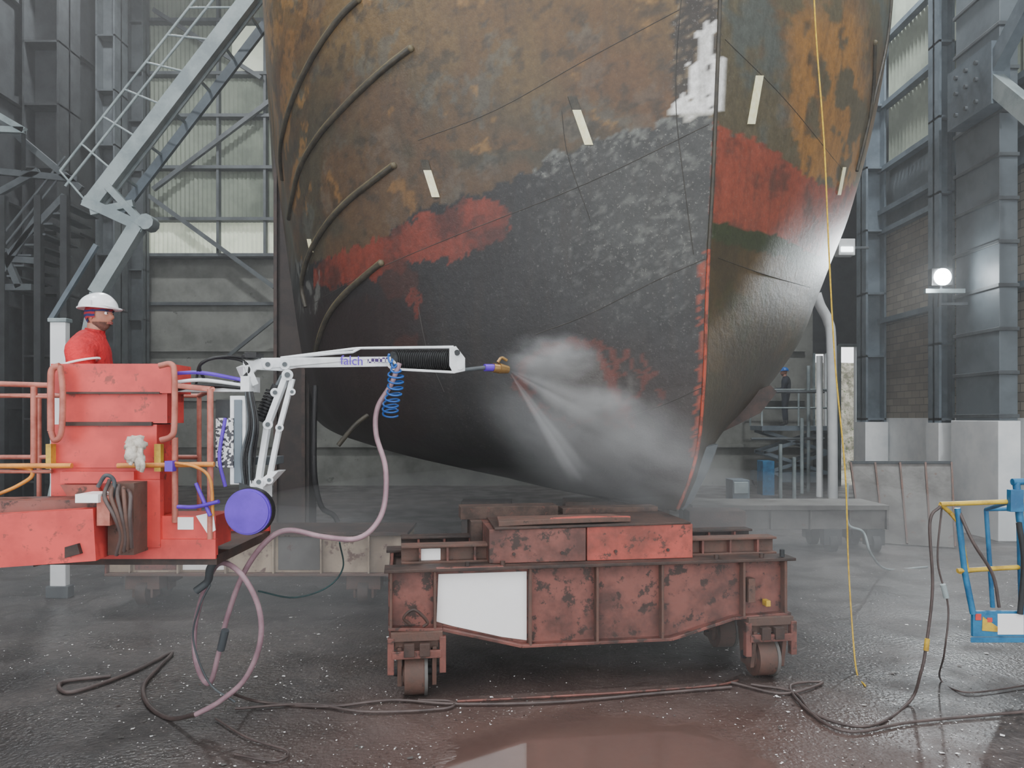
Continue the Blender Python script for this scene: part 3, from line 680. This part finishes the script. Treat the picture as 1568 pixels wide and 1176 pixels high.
for k in range(9):
    t=k/9; p=S(402,640,dl+.06).lerp(S(420,598,dl+.06),t); q=S(402,640,dl+.06).lerp(S(420,598,dl+.06),t+.06); o.cyl(p,q,.05,M_black,seg=16)
o.cyl(S(400,645,dl+.06),S(424,590,dl+.06),.03,M_black); o.cyl(S(424,590,dl+.06),S(432,575,dl+.06),.012,M_steel)
o.prism([S(388,742,dl-.02),S(415,722,dl-.02),S(426,722,dl-.02),S(398,752,dl-.02)],(0,.16,0),M_white)
o.box((S(385,0,dl).x,dl-.03,S(0,765,dl).z),(S(405,0,dl).x,dl+.15,S(0,735,dl).z),M_white)
for dy in (0,.13):
    o.prism([A(372,552,dy),A(388,552,dy),A(398,548,dy),A(598,546,dy),A(600,561,dy),A(455,563,dy),A(430,568,dy),A(392,566,dy),A(372,586,dy)],(0,.025,0),M_white)
o.beam(A(385,590,.05),A(372,560,.05),.14,.04,M_white); o.box((A(368,0).x,4.58,S(0,600,4.6).z),(A(386,0).x,4.78,S(0,576,4.6).z),M_white)
o.beam(A(392,558,.07),A(598,556,.07),.12,.04,M_white)
o.prism([A(452,550,-.008),A(518,549,-.008),A(518,556,-.008),A(452,558,-.008)],(0,.008,0),M_check)
o.prism([A(562,548,-.008),A(596,547,-.008),A(596,555,-.008),A(562,556,-.008)],(0,.008,0),M_check)
for u in (410,436,600): o.cyl(A(u,558,-.03),A(u,558,.17),.032,M_white,seg=18); o.cyl(A(u,558,-.04),A(u,558,-.03),.016,M_steel,seg=10)
o.ball(A(382,546,.03),(.05,.04,.02),M_black); o.box((A(376,0).x,4.58,S(0,548,4.6).z),(A(400,0).x,4.72,S(0,540,4.62).z),M_black)
for v0,v1,dy in ((541,532,0),(536,531,.1)):
    o.tube([A(430,548,dy),A(540,v0-2,dy),A(552,533,dy),A(694,v1,dy)],.009,M_white,n=0)
for k in range(30):
    t=k/30; p=A(604+84*t,552,.06); q=A(604+84*(t+.018),552,.06); o.cyl(p,q,.082,M_black,seg=20)
o.cyl(A(600,552,.06),A(692,551,.06),.062,M_dark,seg=20)
for dy in (-.03,.15): o.beam(A(598,565,dy),A(694,570,dy),.02,.018,M_white)
for dy in (-.04,.14):
    o.prism([A(688,532,dy),A(698,530,dy),A(712,548,dy),A(712,568,dy),A(694,572,dy),A(688,560,dy)],(0,.025,0),M_white)
o.cyl(A(700,540,-.05),A(700,540,.18),.022,M_dark); o.cyl(A(704,560,-.05),A(704,560,.18),.03,M_white)
o.cyl(A(706,567,.05),A(742,563,.05),.016,M_steel); o.cyl(A(742,563,.05),A(756,563,.05),.028,M_purple); o.cyl(A(755,563,.05),A(766,565,.05),.036,M_brass); o.cyl(A(764,564,.05),A(778,566,.05),.042,M_brass,r2=.03)
o.tube([A(762,555,.05),A(768,548,.05),A(776,552,.05)],.012,M_brass)
arm=o.done(bevel=.003)
tx=bpy.data.curves.new('arm_label','FONT'); tx.body='falch'; tx.size=.09; tx.extrude=.001; to=bpy.data.objects.new('arm_label',tx); bpy.context.collection.objects.link(to)
to.location=A(521,558,-.03); to.rotation_euler=(math.pi/2,0,math.atan2(1.1,(A(775,0).x-A(375,0).x))); to.parent=arm; tx.materials.append(M_purple)
o=B('coiled_air_hose')
pts=[]
path=spline([A(594,545,-.05),A(604,562,-.06),A(606,580,-.06),A(604,600,-.06),A(598,620,-.06),A(598,636,-.06)],10)
nn=len(path); steps=nn*9
for i in range(steps):
    t=i/(steps-1)*(nn-1); k=min(int(t),nn-2); p=path[k].lerp(path[k+1],t-k); r=.052*min(1,max(.15,(i-60)/90)); w=i/steps*2*math.pi*11
    pts.append(p+V((math.cos(w)*r,math.sin(w)*r,math.sin(w*1.0)*.02)))
o.tube(pts,.007,M_bluehose,n=0,seg=7); o.done(parent=arm)
o=B('high_pressure_hose')
o.tube([A(612,556,-.06),S(598,590,5.2),S(578,625,5.2),S(576,665,5.2),S(590,715,5.15),S(589,770,5.1),S(574,805,5.0),S(545,825,4.95),S(495,822,4.9),S(440,812,4.85),S(405,832,4.85),S(372,880,4.9),S(348,945,5.0),S(335,1000,5.1),S(322,1045,5.2),S(308,1035,5.3),S(298,1000,5.4),S(300,950,5.4),S(318,890,5.2),S(338,862,4.9),S(370,880,4.8),S(396,930,4.85),S(398,985,4.9),S(375,1040,5.0),S(335,1075,5.05),S(300,1094,5.1)],.018,M_hose,seg=12)
o.tube([S(300,1094,5.1),G(260,1100,.02),G(228,1080,.02),G(220,1050,.02),G(245,1020,.02),G(262,1000,.02),G(200,1030,.02),G(110,1060,.02),G(95,1045,.02),G(170,1035,.02)],.016,M_hosed,seg=10)
o.tube([S(300,905,5.0),S(318,890,5.0),S(322,870,4.9),S(335,850,4.8)],.026,M_steel)
o.tube([S(345,965,4.95),S(338,995,4.98)],.026,M_steel)
o.done()
o=B('control_cable')
o.tube([S(322,895,5),S(305,930,5),S(296,980,5.05),S(320,1045,5.1),S(360,1075,5.1)],.007,M_steel); o.tube([S(395,905,5.2),S(450,915,5.3),S(500,900,5.4),S(525,870,5.4),S(520,830,5.2)],.006,M_green)
o.tube([S(350,1060,5.3),G(400,1075,.02),G(500,1082,.02),G(600,1072,.02),G(700,1078,.02),G(850,1075,.02),G(1000,1062,.02),G(1120,1052,.02)],.011,M_hosed)
o.tube([G(360,1085,.02),G(470,1078,.02),G(560,1090,.02),G(680,1085,.02),G(690,1074,.02),G(640,1072,.02)],.010,M_hosed)
o.tube([G(330,1100,.02),G(380,1130,.02),G(440,1150,.02),G(420,1165,.02),G(360,1155,.02)],.008,M_hosed)
o.done()

# ---------------------------------------------------------------- people
def skinobj(name,verts,edges,rad,roots,m,parent,M,sub=2):
    sc_=M.to_scale().x
    me=bpy.data.meshes.new(name); me.from_pydata([tuple(M@V(v)) for v in verts],edges,[]); me.update()
    ob=bpy.data.objects.new(name,me); bpy.context.collection.objects.link(ob)
    md=ob.modifiers.new('skin','SKIN'); md.use_smooth_shade=True
    for i,r in enumerate(rad):
        sv=me.skin_vertices[0].data[i]; r=r if isinstance(r,tuple) else (r,r); sv.radius=(r[0]*sc_,r[1]*sc_); sv.use_root=i in roots
    sb=ob.modifiers.new('sub','SUBSURF'); sb.levels=sub; sb.render_levels=sub
    me.materials.append(m); ob.parent=parent; return ob
def headfn(p,d):
    x,y,z=p
    if z<0:
        t=min(1,-z/.122); y*=1-.30*t*t
        if x<0: x*=1-.45*t
        else: x*=1+.06*t
    if x>0:
        x+=.027*math.exp(-(y/.011)**2-((z+.018)/.016)**2)+.012*math.exp(-(y/.010)**2-((z-.006)/.022)**2)
        x+=.006*math.exp(-((z-.034)/.012)**2-(y/.05)**2)
        for sg in(-1,1): x-=.010*math.exp(-((y-sg*.031)/.014)**2-((z-.012)/.012)**2)
        x+=.006*math.exp(-(y/.022)**2-((z+.052)/.010)**2); x+=.008*math.exp(-(y/.022)**2-((z+.092)/.014)**2)
        x-=.004*math.exp(-(y/.03)**2-((z+.072)/.008)**2)
    return V((x,y,z))
def human(name,loc,rot,coat,helm,scarf,handmat,headturn=0,scale=1):
    root=bpy.data.objects.new(name,None); bpy.context.collection.objects.link(root)
    M=Matrix.Translation(loc)@Matrix.Rotation(rot,4,'Z')@Matrix.Scale(scale,4)
    J=[(0,0,.96),(-.01,0,1.10),(-.01,0,1.26),(-.02,0,1.38),(.0,0,1.48),(.02,0,1.55),
       (-.02,.13,1.41),(-.02,.20,1.385),(.03,.265,1.12),(.27,.20,1.12),(.33,.18,1.13),
       (-.02,-.13,1.41),(-.02,-.20,1.385),(.03,-.265,1.12),(.27,-.20,1.12),(.33,-.18,1.13),
       (0,.09,.88),(.03,.11,.50),(0,.115,.14),(0,-.09,.88),(.03,-.11,.50),(0,-.115,.14)]
    R=[.155,.155,.18,.18,.10,.06,.13,.11,.075,.055,.048,.13,.11,.075,.055,.048,.108,.078,.068,.108,.078,.068]
    E=[(0,1),(1,2),(2,3),(3,4),(4,5),(3,6),(6,7),(7,8),(8,9),(9,10),(3,11),(11,12),(12,13),(13,14),(14,15),(0,16),(16,17),(17,18),(0,19),(19,20),(20,21)]
    skinobj('coverall',J,E,R,{0},coat,root,M)
    for sg in (1,-1): skinobj('boot',[(0,sg*.115,.2),(0,sg*.115,.07),(.09,sg*.12,.05),(.18,sg*.125,.045)],[(0,1),(1,2),(2,3)],[.06,.058,.05,.042],{0},M_black,root,M)
    for sg in (1,-1):
        W=V((.33,sg*.18,1.13)); vs=[W,W+V((.05,0,.0)),W+V((.09,-sg*.0,.0))]; ed=[(0,1),(1,2)]; rr=[.028,(.034,.02),(.034,.018)]; roots={0}
        for f,(oy,ln_) in enumerate(((-.03,.9),(-.01,1.0),(.011,.95),(.031,.75))):
            b0=len(vs); q=W+V((.075,oy,.004))
            vs+=[q,q+V((.042*ln_,0,.004)),q+V((.066*ln_,0,-.022*ln_)),q+V((.060*ln_,0,-.044*ln_))]; ed+=[(b0,b0+1),(b0+1,b0+2),(b0+2,b0+3)]; rr+=[.0095,.009,.0085,.007]; roots.add(b0)
        b0=len(vs); q=W+V((.03,-sg*.022,-.004)); vs+=[q,q+V((.03,-sg*.03,-.014)),q+V((.055,-sg*.028,-.03))]; ed+=[(b0,b0+1),(b0+1,b0+2)]; rr+=[.013,.011,.009]; roots.add(b0)
        skinobj('hand',vs,ed,rr,roots,handmat,root,M,sub=2)
    HM=M@Matrix.Translation((.05,0,1.655))@Matrix.Rotation(headturn,4,'Z')
    o=B('head',HM); o.ball((0,0,0),(.096,.076,.122),M_skin,seg=48,fn=headfn)
    ki=o.mi(M_stub); inv=HM.inverted()
    for f in o.bm.faces:
        c=inv@f.calc_center_median()
        if c.z<-.045 and c.x>-.01 and not (abs(c.y)<.02 and c.z>-.066): f.material_index=ki
    for sg in(-1,1):
        o.ball((.079,sg*.031,.012),.0125,M_whitep,seg=12); o.ball((.0875,sg*.031,.012),.006,M_eye,seg=10)
        o.tube([(.090,sg*.016,.031),(.096,sg*.03,.036),(.086,sg*.046,.032)],.004,M_hair,seg=6)
        o.ball((-.005,sg*.076,-.005),(.018,.009,.031),M_skin,seg=14)
    o.tube([(.093,-.022,-.055),(.101,-.008,-.051),(.102,0,-.053),(.101,.008,-.051),(.093,.022,-.055)],.0045,M_lip,seg=8)
    o.tube([(.091,-.02,-.061),(.099,0,-.063),(.091,.02,-.061)],.005,M_lip,seg=8)
    o.tube([(-.02,0,-.06),(-.03,0,-.14)],[.058,.062],M_skin,seg=20,n=0)
    o.done(parent=root)
    if scarf:
        o=B('bandana',HM); o.ball((0,0,0),(.104,.086,.128),scarf,seg=48,fn=lambda p,d:headfn(p,d) if p.x<0.02 else V((p.x,p.y,p.z)))
        inv=HM.inverted(); dele=[]
        for f in o.bm.faces:
            c=inv@f.calc_center_median()
            if (c.x>.03 and c.z<.026) or c.z<-.02+(-.04 if c.x<-.03 else 0): dele.append(f)
        bmesh.ops.delete(o.bm,geom=dele,context='FACES')
        o.tube([(-.03,0,-.10),(-.035,0,-.13),(-.035,0,-.16)],[.066,.07,.076],coat,seg=24)
        o.done(parent=root)
    o=B('helmet',HM)
    def hf(p,d):
        z=p.z
        if z<.0: z=0
        k=1+.05*math.exp(-(p.y/.018)**2)*(1 if d.z>.2 else 0); return V((p.x*k,p.y,z*k))
    o.ball((-.005,0,.055),(.138,.118,.11),helm,seg=48,fn=hf)
    rim=[(math.cos(a)*.142+(.03*max(0,math.cos(a))**3)-.005,math.sin(a)*.122,.053-.010*max(0,math.cos(a))) for a in [i*2*math.pi/40 for i in range(41)]]
    o.tube(rim,.007,helm,n=0,seg=8)
    o.vf([(.10,-.08,.06),(.10,.08,.06)]+[(.14+.035*math.cos(t*1.2),t*.085,.046) for t in (1,.5,0,-.5,-1)],[(0,1,2,3,4,5,6)],helm)
    for sg in(-1,1): o.box((-.03,sg*.118-.006,.055),(.03,sg*.118+.006,.095),helm)
    o.done(parent=root)
    return root
wx=S(140,480,4.98)
wp=(wx.x-.04,5.05,zf)
worker=human('worker',wp,math.radians(14),M_cover,M_helm,M_band,M_glove,headturn=math.radians(-22),scale=.935)
o=B('sleeve_stripe',Matrix.Translation(wp)@Matrix.Rotation(math.radians(14),4,'Z')@Matrix.Scale(.94,4))
ring=[(math.cos(a)*.118-.01,-.21+math.sin(a)*.105,1.29+.03*math.cos(a)) for a in [i*2*math.pi/20 for i in range(21)]]
o.tube(ring,.009,M_whitep,n=0,seg=6); o.done(parent=worker)
pz=S(1205,652,23).z
human('worker',(S(1203,0,22.9).x,22.9,pz),math.radians(150),M_navy,M_helmb,None,M_skin)
o=B('scissor_lift')
x0,x1=S(1155,0,23).x,S(1264,0,23).x
o.box((x0,22.3,pz-.14),(x1,23.4,pz),M_steelb)
for x in (x0,(x0+x1)/2,x1):
    for y in (22.3,23.4): o.cyl((x,y,pz),(x,y,pz+1.1),.03,M_lgrey,seg=8)
for z in (.55,1.1):
    for y in (22.3,23.4): o.cyl((x0,y,pz+z),(x1,y,pz+z),.025,M_lgrey,seg=8)
    for x in (x0,x1): o.cyl((x,22.3,pz+z),(x,23.4,pz+z),.025,M_lgrey,seg=8)
for y in (22.45,23.25):
    for k in range(2):
        za=.5+k*.65; o.beam((x0+.1,y,za),(x1-.1,y,za+.65),.07,.1,M_steelb); o.beam((x0+.1,y,za+.65),(x1-.1,y,za),.07,.1,M_steelb)
o.box((x0,22.3,.25),(x1,23.4,.55),M_steelb)
for x in (x0+.3,x1-.3):
    for y in (22.3,23.35): o.cyl((x,y-.1,.25),(x,y+.1,.25),.25,M_black)
o.done()
o=B('ventilation_pipe')
a=[S(1250,450,20),S(1256,468,20),S(1268,492,20),S(1273,530,20),S(1275,700,20)]; a.append(V((a[-1].x,20,0)))
o.tube(a,.13,M_whitew,seg=16); b_=V((S(1255,0,20.6).x,20.6,0)); o.tube([b_,V((b_.x,20.6,S(0,545,20.6).z))],.09,M_whitew,seg=14,n=0)
o.done()
o=B('electrical_cabinet'); 
o.slab(1168,706,1186,765,21,21.5,M_blue); o.slab(1122,735,1148,775,15,15.5,M_steelb); o.slab(1124,738,1146,756,14.97,15,M_lgrey); 
a=S(1168,0,21); o.box((a.x,21.02,0),(S(1186,0,21).x,21.5,.4),M_steel); a=S(1122,0,15); o.box((a.x,15.02,0),(S(1148,0,15).x,15.5,.5),M_steel)
o.done(bevel=.01)
o=B('pipe_rack')
for (u,v0,d) in ((1228,640,21.5),(1216,700,19),(1238,560,22),(1195,680,20)):
    a=S(u,v0,d); o.cyl((a.x,d,0),(a.x,d,a.z),.05,M_lgrey,seg=10)
for v in (600,672): o.cyl(S(1150,v,21.6),S(1262,v,21.6),.04,M_steel,seg=8)
o.done()
o=B('white_panel_post'); a=S(76,487,9); c=S(100,487,9); o.box((a.x,9,.0),(c.x,9.1,a.z),M_whitew); o.box((a.x-.04,8.98,-.0),(c.x+.04,9.12,.15),M_steel); o.box((a.x-.02,8.98,a.z-.05),(c.x+.02,9.12,a.z),M_lgrey); o.done(bevel=.01)  # white panel post of no particular kind

# ---------------------------------------------------------------- blue boom lift basket (right)
o=B('boom_lift'); D=5.6
def T(pts,r,m,n=0): o.tube([S(*p) for p in pts],r,m,n=n,seg=10)
T([(1440,772,D),(1548,768,D)],.018,M_yellow); T([(1466,778,D),(1478,880,D),(1490,940,D)],.022,M_blue); T([(1440,772,D),(1455,785,D+.05),(1468,800,D)],.016,M_yellow)
T([(1556,738,D),(1562,800,D),(1566,940,D)],.026,M_blue); T([(1466,874,D),(1568,868,D),(1640,865,D)],.018,M_yellow)
T([(1468,800,D),(1480,872,D)],.018,M_yellow); T([(1550,738,D),(1640,735,D)],.026,M_blue); T([(1548,768,D),(1640,766,D)],.018,M_yellow)
T([(1520,870,6.3),(1640,866,6.3)],.016,M_yellow); T([(1510,780,6.3),(1640,778,6.3)],.016,M_blue); T([(1510,780,6.3),(1520,930,6.3)],.018,M_blue)
T([(1548,768,D),(1510,780,6.3)],.016,M_blue); T([(1470,876,D),(1520,870,6.3)],.016,M_yellow)
o.slab(1490,936,1650,975,D,D+.03,M_blue); o.prism([S(1486,976,D),S(1650,976,D),S(1650,950,6.3),S(1520,950,6.3)],(0,0,-.04),M_blue)
o.slab(1528,940,1568,972,D-.006,D,M_whitep); o.prism([S(1505,944,D-.006),S(1528,960,D-.006),S(1528,968,D-.006),S(1504,966,D-.006)],(0,.006,0),M_yellow); o.slab(1548,750,1568,784,D-.05,D,M_blue)
o.slab(1494,940,1503,950,D-.006,D,M_liftred); o.slab(1512,946,1520,953,D-.008,D,M_liftred)
T([(1560,800,D-.05),(1568,860,D-.05),(1562,940,D-.02)],.02,M_dark,n=8)
a=S(1650,960,D+.5); o.beam(a,(7.2,7.0,.9),.25,.25,M_blue); o.box((6.8,6.3,.45),(9.0,7.8,1.1),M_blue)
for x in (7.2,8.6):
    for y in (6.25,7.85): o.cyl((x,y-.12,.4),(x,y+.12,.4),.4,M_black,seg=24)
o.slab(1640,735,1652,978,D,D+.04,M_blue)
o.done(bevel=.004)
o=B('yellow_rope'); o.tube([S(1244,-60,6.6),S(1250,60,6.6),S(1262,220,6.65),S(1270,400,6.7),S(1279,560,6.75),S(1294,720,6.8),S(1299,860,6.8),S(1305,960,6.6),G(1312,1030,.01),G(1325,1050,.01)],.007,M_rope,seg=7); o.done()
o=B('air_hose')
o.tube([S(1468,782,5.6),S(1490,830,5.5),S(1520,880,5.5),S(1530,930,5.5)],.012,M_hosed)
o.tube([S(1440,775,5.6),S(1424,800,5.6),S(1428,900,5.6),S(1418,990,5.6),S(1410,1030,5.6),G(1392,1075,.02),G(1330,1112,.02),G(1250,1095,.02),G(1215,1060,.02),G(1150,1048,.02)],.011,M_hosed)
o.tube([S(1442,778,5.65),S(1436,860,5.65),S(1452,930,5.65),S(1446,1000,5.65),G(1440,1040,.02),G(1480,1060,.02),G(1568,1050,.02)],.007,M_hosed)
o.cyl(S(1420,978,5.58),S(1418,996,5.58),.018,M_yellow); o.cyl(S(1444,895,5.63),S(1449,915,5.64),.02,M_lgrey)
o.tube([G(1120,1045,.02),G(1200,1062,.02),G(1260,1045,.02),G(1210,1050,.02),G(1240,1090,.02),G(1300,1120,.02),G(1400,1105,.02),G(1568,1090,.02)],.011,M_hosed)
o.tube([G(700,1074,.02),G(820,1068,.02),G(960,1060,.02),G(1090,1050,.02),G(1130,1042,.02)],.009,M_rust)
o.tube([S(1298,740,9),S(1298,800,9),S(1322,815,9),S(1335,850,9),G(1360,872,.02),G(1420,868,.02)],.014,M_lgrey)
o.done()
o=B('paint_chips'); k=0
for i in range(7500):
    y=3.9+random.random()**1.6*7; x=random.uniform(-.75,.75)*y
    if math.hypot((x-.62)*.8,(y-4.75)*1.15)<.85: continue
    if noise.noise(V((x*.9,y*.9,3)))<-.1 and random.random()<.75: continue
    s_=random.uniform(.003,.010)*(1+ (random.random()<.03)*1.8); a=random.uniform(0,6.3)
    pts=[(x+math.cos(a+j*1.57)*s_*random.uniform(.5,1.3),y+math.sin(a+j*1.57)*s_*random.uniform(.5,1.3),.003+random.uniform(0,.006)) for j in range(4)]
    o.vf(pts,[(0,1,2,3)],M_whitep if random.random()<.45 else (M_rust_d if random.random()<.5 else M_greybeam))
o.done()

# ---------------------------------------------------------------- mist and spray
def homvol(name,dens):
    m=bpy.data.materials.new(name); m.use_nodes=True; nt=m.node_tree; nt.nodes.clear()
    out=nt.nodes.new('ShaderNodeOutputMaterial'); vs=N(nt,'ShaderNodeVolumeScatter'); vs.inputs['Color'].default_value=(.98,.98,.99,1); vs.inputs['Anisotropy'].default_value=.1; vs.inputs['Density'].default_value=dens
    nt.links.new(vs.outputs[0],out.inputs['Volume']); return m
def volmat(name,kind,dens,nscale=3.0,lo=.40,hi=.66,pw=1.5):
    m=bpy.data.materials.new(name); m.use_nodes=True; nt=m.node_tree; nt.nodes.clear(); L=nt.links
    out=nt.nodes.new('ShaderNodeOutputMaterial'); vs=N(nt,'ShaderNodeVolumeScatter'); vs.inputs['Color'].default_value=(.97,.98,1,1); vs.inputs['Anisotropy'].default_value=.0
    L.new(vs.outputs[0],out.inputs['Volume']); tc=N(nt,'ShaderNodeTexCoord')
    nz=N(nt,'ShaderNodeTexNoise',Scale=nscale,Detail=2.0,Roughness=.5)
    if kind=='ball':
        ln=N(nt,'ShaderNodeVectorMath',operation='LENGTH'); L.new(tc.outputs['Object'],ln.inputs[0])
        f=ramp(nt,ln.outputs['Value'],.0,.97,(1,1,1,1),(0,0,0,1)).outputs[0]; L.new(tc.outputs['Object'],nz.inputs['Vector'])
        sq=N(nt,'ShaderNodeMath',operation='POWER'); L.new(f,sq.inputs[0]); sq.inputs[1].default_value=pw; f=sq.outputs[0]
    else:
        sp=N(nt,'ShaderNodeSeparateXYZ'); L.new(tc.outputs['Object'],sp.inputs[0])
        cb=N(nt,'ShaderNodeCombineXYZ'); L.new(sp.outputs[0],cb.inputs[0]); L.new(sp.outputs[1],cb.inputs[1])
        ln=N(nt,'ShaderNodeVectorMath',operation='LENGTH'); L.new(cb.outputs[0],ln.inputs[0])
        dv=N(nt,'ShaderNodeMath',operation='DIVIDE'); L.new(ln.outputs['Value'],dv.inputs[0]); L.new(sp.outputs[2],dv.inputs[1])
        r1=ramp(nt,dv.outputs[0],.0,.95,(1,1,1,1),(0,0,0,1)).outputs[0]
        r2=ramp(nt,sp.outputs[2],.0,1.0,(1,1,1,1),(.0,.0,.0,1)).outputs[0]
        mm=N(nt,'ShaderNodeMath',operation='MULTIPLY'); L.new(r1,mm.inputs[0]); L.new(r2,mm.inputs[1]); f=mm.outputs[0]
        dd=N(nt,'ShaderNodeVectorMath',operation='SCALE'); 
        dvv=N(nt,'ShaderNodeMath',operation='DIVIDE'); dvv.inputs[0].default_value=1; L.new(sp.outputs[2],dvv.inputs[1]); L.new(cb.outputs[0],dd.inputs[0]); L.new(dvv.outputs[0],dd.inputs['Scale'])
        L.new(dd.outputs[0],nz.inputs['Vector'])
    nr=ramp(nt,nz.outputs['Fac'],lo,hi,(.12,.12,.12,1),(1,1,1,1)).outputs[0]
    a=N(nt,'ShaderNodeMath',operation='MULTIPLY'); L.new(f,a.inputs[0]); L.new(nr,a.inputs[1])
    c=N(nt,'ShaderNodeMath',operation='MULTIPLY'); L.new(a.outputs[0],c.inputs[0]); c.inputs[1].default_value=dens; L.new(c.outputs[0],vs.inputs['Density'])
    return m
def ballvol(name,c,r,m,parent=None,rot=0):
    o=B(name); o.ball((0,0,0),1,m,seg=32); ob=o.done(weld=True); ob.location=c; ob.scale=r; ob.rotation_euler=(0,rot,0)
    if parent: ob.parent=parent
    return ob
o=B('hall_haze'); o.box((-12.1,2.5,.02),(8.3,23.4,15.2),homvol('haze',.0045)); haze=o.done()
HV=homvol('floor_mist',.065)
for (c,r) in (((1.0,8.6,.45),(5.6,2.6,1.2)),((-3.4,8.2,.35),(3.4,2.4,.85)),((1.7,7.4,.45),(2.7,1.7,.95))):
    o=B('mist_bank'); o.ball((0,0,0),1,HV,seg=40,fn=lambda p,d:V((p.x,p.y,max(p.z,-.3)))); ob=o.done(weld=True,parent=haze); ob.location=c; ob.scale=r
VM2=volmat('spray_mist_volume','ball',4.4,1.9); VM3=volmat('spray_puff_volume','ball',9.0,1.6); VC=volmat('spray_jet_volume','cone',9,1.6)
VJ=volmat('spray_core_volume','cone',26,1.2)
nz=A(778,566,.05)
sp=bpy.data.objects.new('water_spray',None); bpy.context.collection.objects.link(sp)
def cone(name,p,q,r,m):
    o=B(name); seg=24; vs=[(0,0,.0)]+[(math.cos(2*math.pi*k/seg),math.sin(2*math.pi*k/seg),1) for k in range(seg)]
    o.vf(vs,[(0,(k+1)%seg+1,k+1) for k in range(seg)]+[tuple(range(1,seg+1))],m); ob=o.done(parent=sp)
    d=q-p; ob.location=p; ob.rotation_euler=d.to_track_quat('Z','Y').to_euler(); ob.scale=(r,r,d.length); return ob
ballvol('mist',S(925,672,6.75),(1.5,.5,.72),VM2,sp,math.radians(24))
ballvol('puff',S(845,549,6.5),(.50,.35,.28),VM3,sp)
ballvol('puff',S(925,622,6.8),(.42,.3,.25),VM3,sp)
cone('jet',nz,S(945,650,7.0),.36,VC)
cone('jet',nz,S(892,735,6.5),.15,VJ)

# ---------------------------------------------------------------- lights
o=B('floodlight'); c=S(1443,424,14.0)
o.box((c.x-.2,c.y,c.z-.16),(c.x+.2,c.y+.12,c.z+.16),M_dark); o.cyl(c+V((0,-.02,0)),c,.16,M_lamp,seg=24); o.beam(c+V((0,.06,-.15)),c+V((0,.1,-.55)),.05,.05,M_steel); o.beam(c+V((0,.1,-.5)),V((8.7,c.y+.1,c.z-.5)),.05,.05,M_steel)
o.box((c.x-.3,c.y+.02,c.z-.3),(c.x+.45,c.y+.1,c.z-.22),M_lgrey)
fl=o.done()
ld=bpy.data.lights.new('floodlight_beam','SPOT'); ld.energy=900; ld.spot_size=2.4; ld.shadow_soft_size=.15; ld.color=(.9,.97,1); lo=bpy.data.objects.new('floodlight_beam',ld); bpy.context.collection.objects.link(lo)
lo.location=c+V((0,-.1,0)); lo.rotation_euler=(V((0,6,1))-c).to_track_quat('-Z','Y').to_euler(); lo.parent=fl
o=B('wall_lamp'); c=S(1297,378,18.0); o.box((c.x-.2,c.y,c.z-.2),(c.x+.2,c.y+.25,c.z+.2),M_whitew); o.box((c.x-.15,c.y-.02,c.z-.12),(c.x+.15,c.y,c.z+.0),M_strip); o.beam(c+V((.2,.12,0)),V((8.75,18.1,c.z)),.06,.06,M_steel); o.done(bevel=.02)
for (x,y) in ((-8,4),(7.5,6),(-9,17),(8,16)):  # unseen lamps added under the ceiling to brighten the dim back
    o=B('added_fill_lamp'); o.cyl((x,y,15.4),(x,y,15.8),.35,M_steel,r2=.12); o.cyl((x,y,15.38),(x,y,15.4),.3,M_strip); o.cyl((x,y,15.8),(x,y,16.6),.02,M_dark,seg=6); hb=o.done()
    ld=bpy.data.lights.new('added_fill_light','AREA'); ld.shape='DISK'; ld.size=.8; ld.energy=1100; ld.color=(.95,.98,1); lo=bpy.data.objects.new('added_fill_light',ld); bpy.context.collection.objects.link(lo); lo.location=(x,y,15.3); lo.parent=hb
w=bpy.data.worlds.new('World'); bpy.context.scene.world=w; w.use_nodes=True; bg=w.node_tree.nodes['Background']; bg.inputs[0].default_value=(.95,.975,1.0,1); bg.inputs[1].default_value=2.8
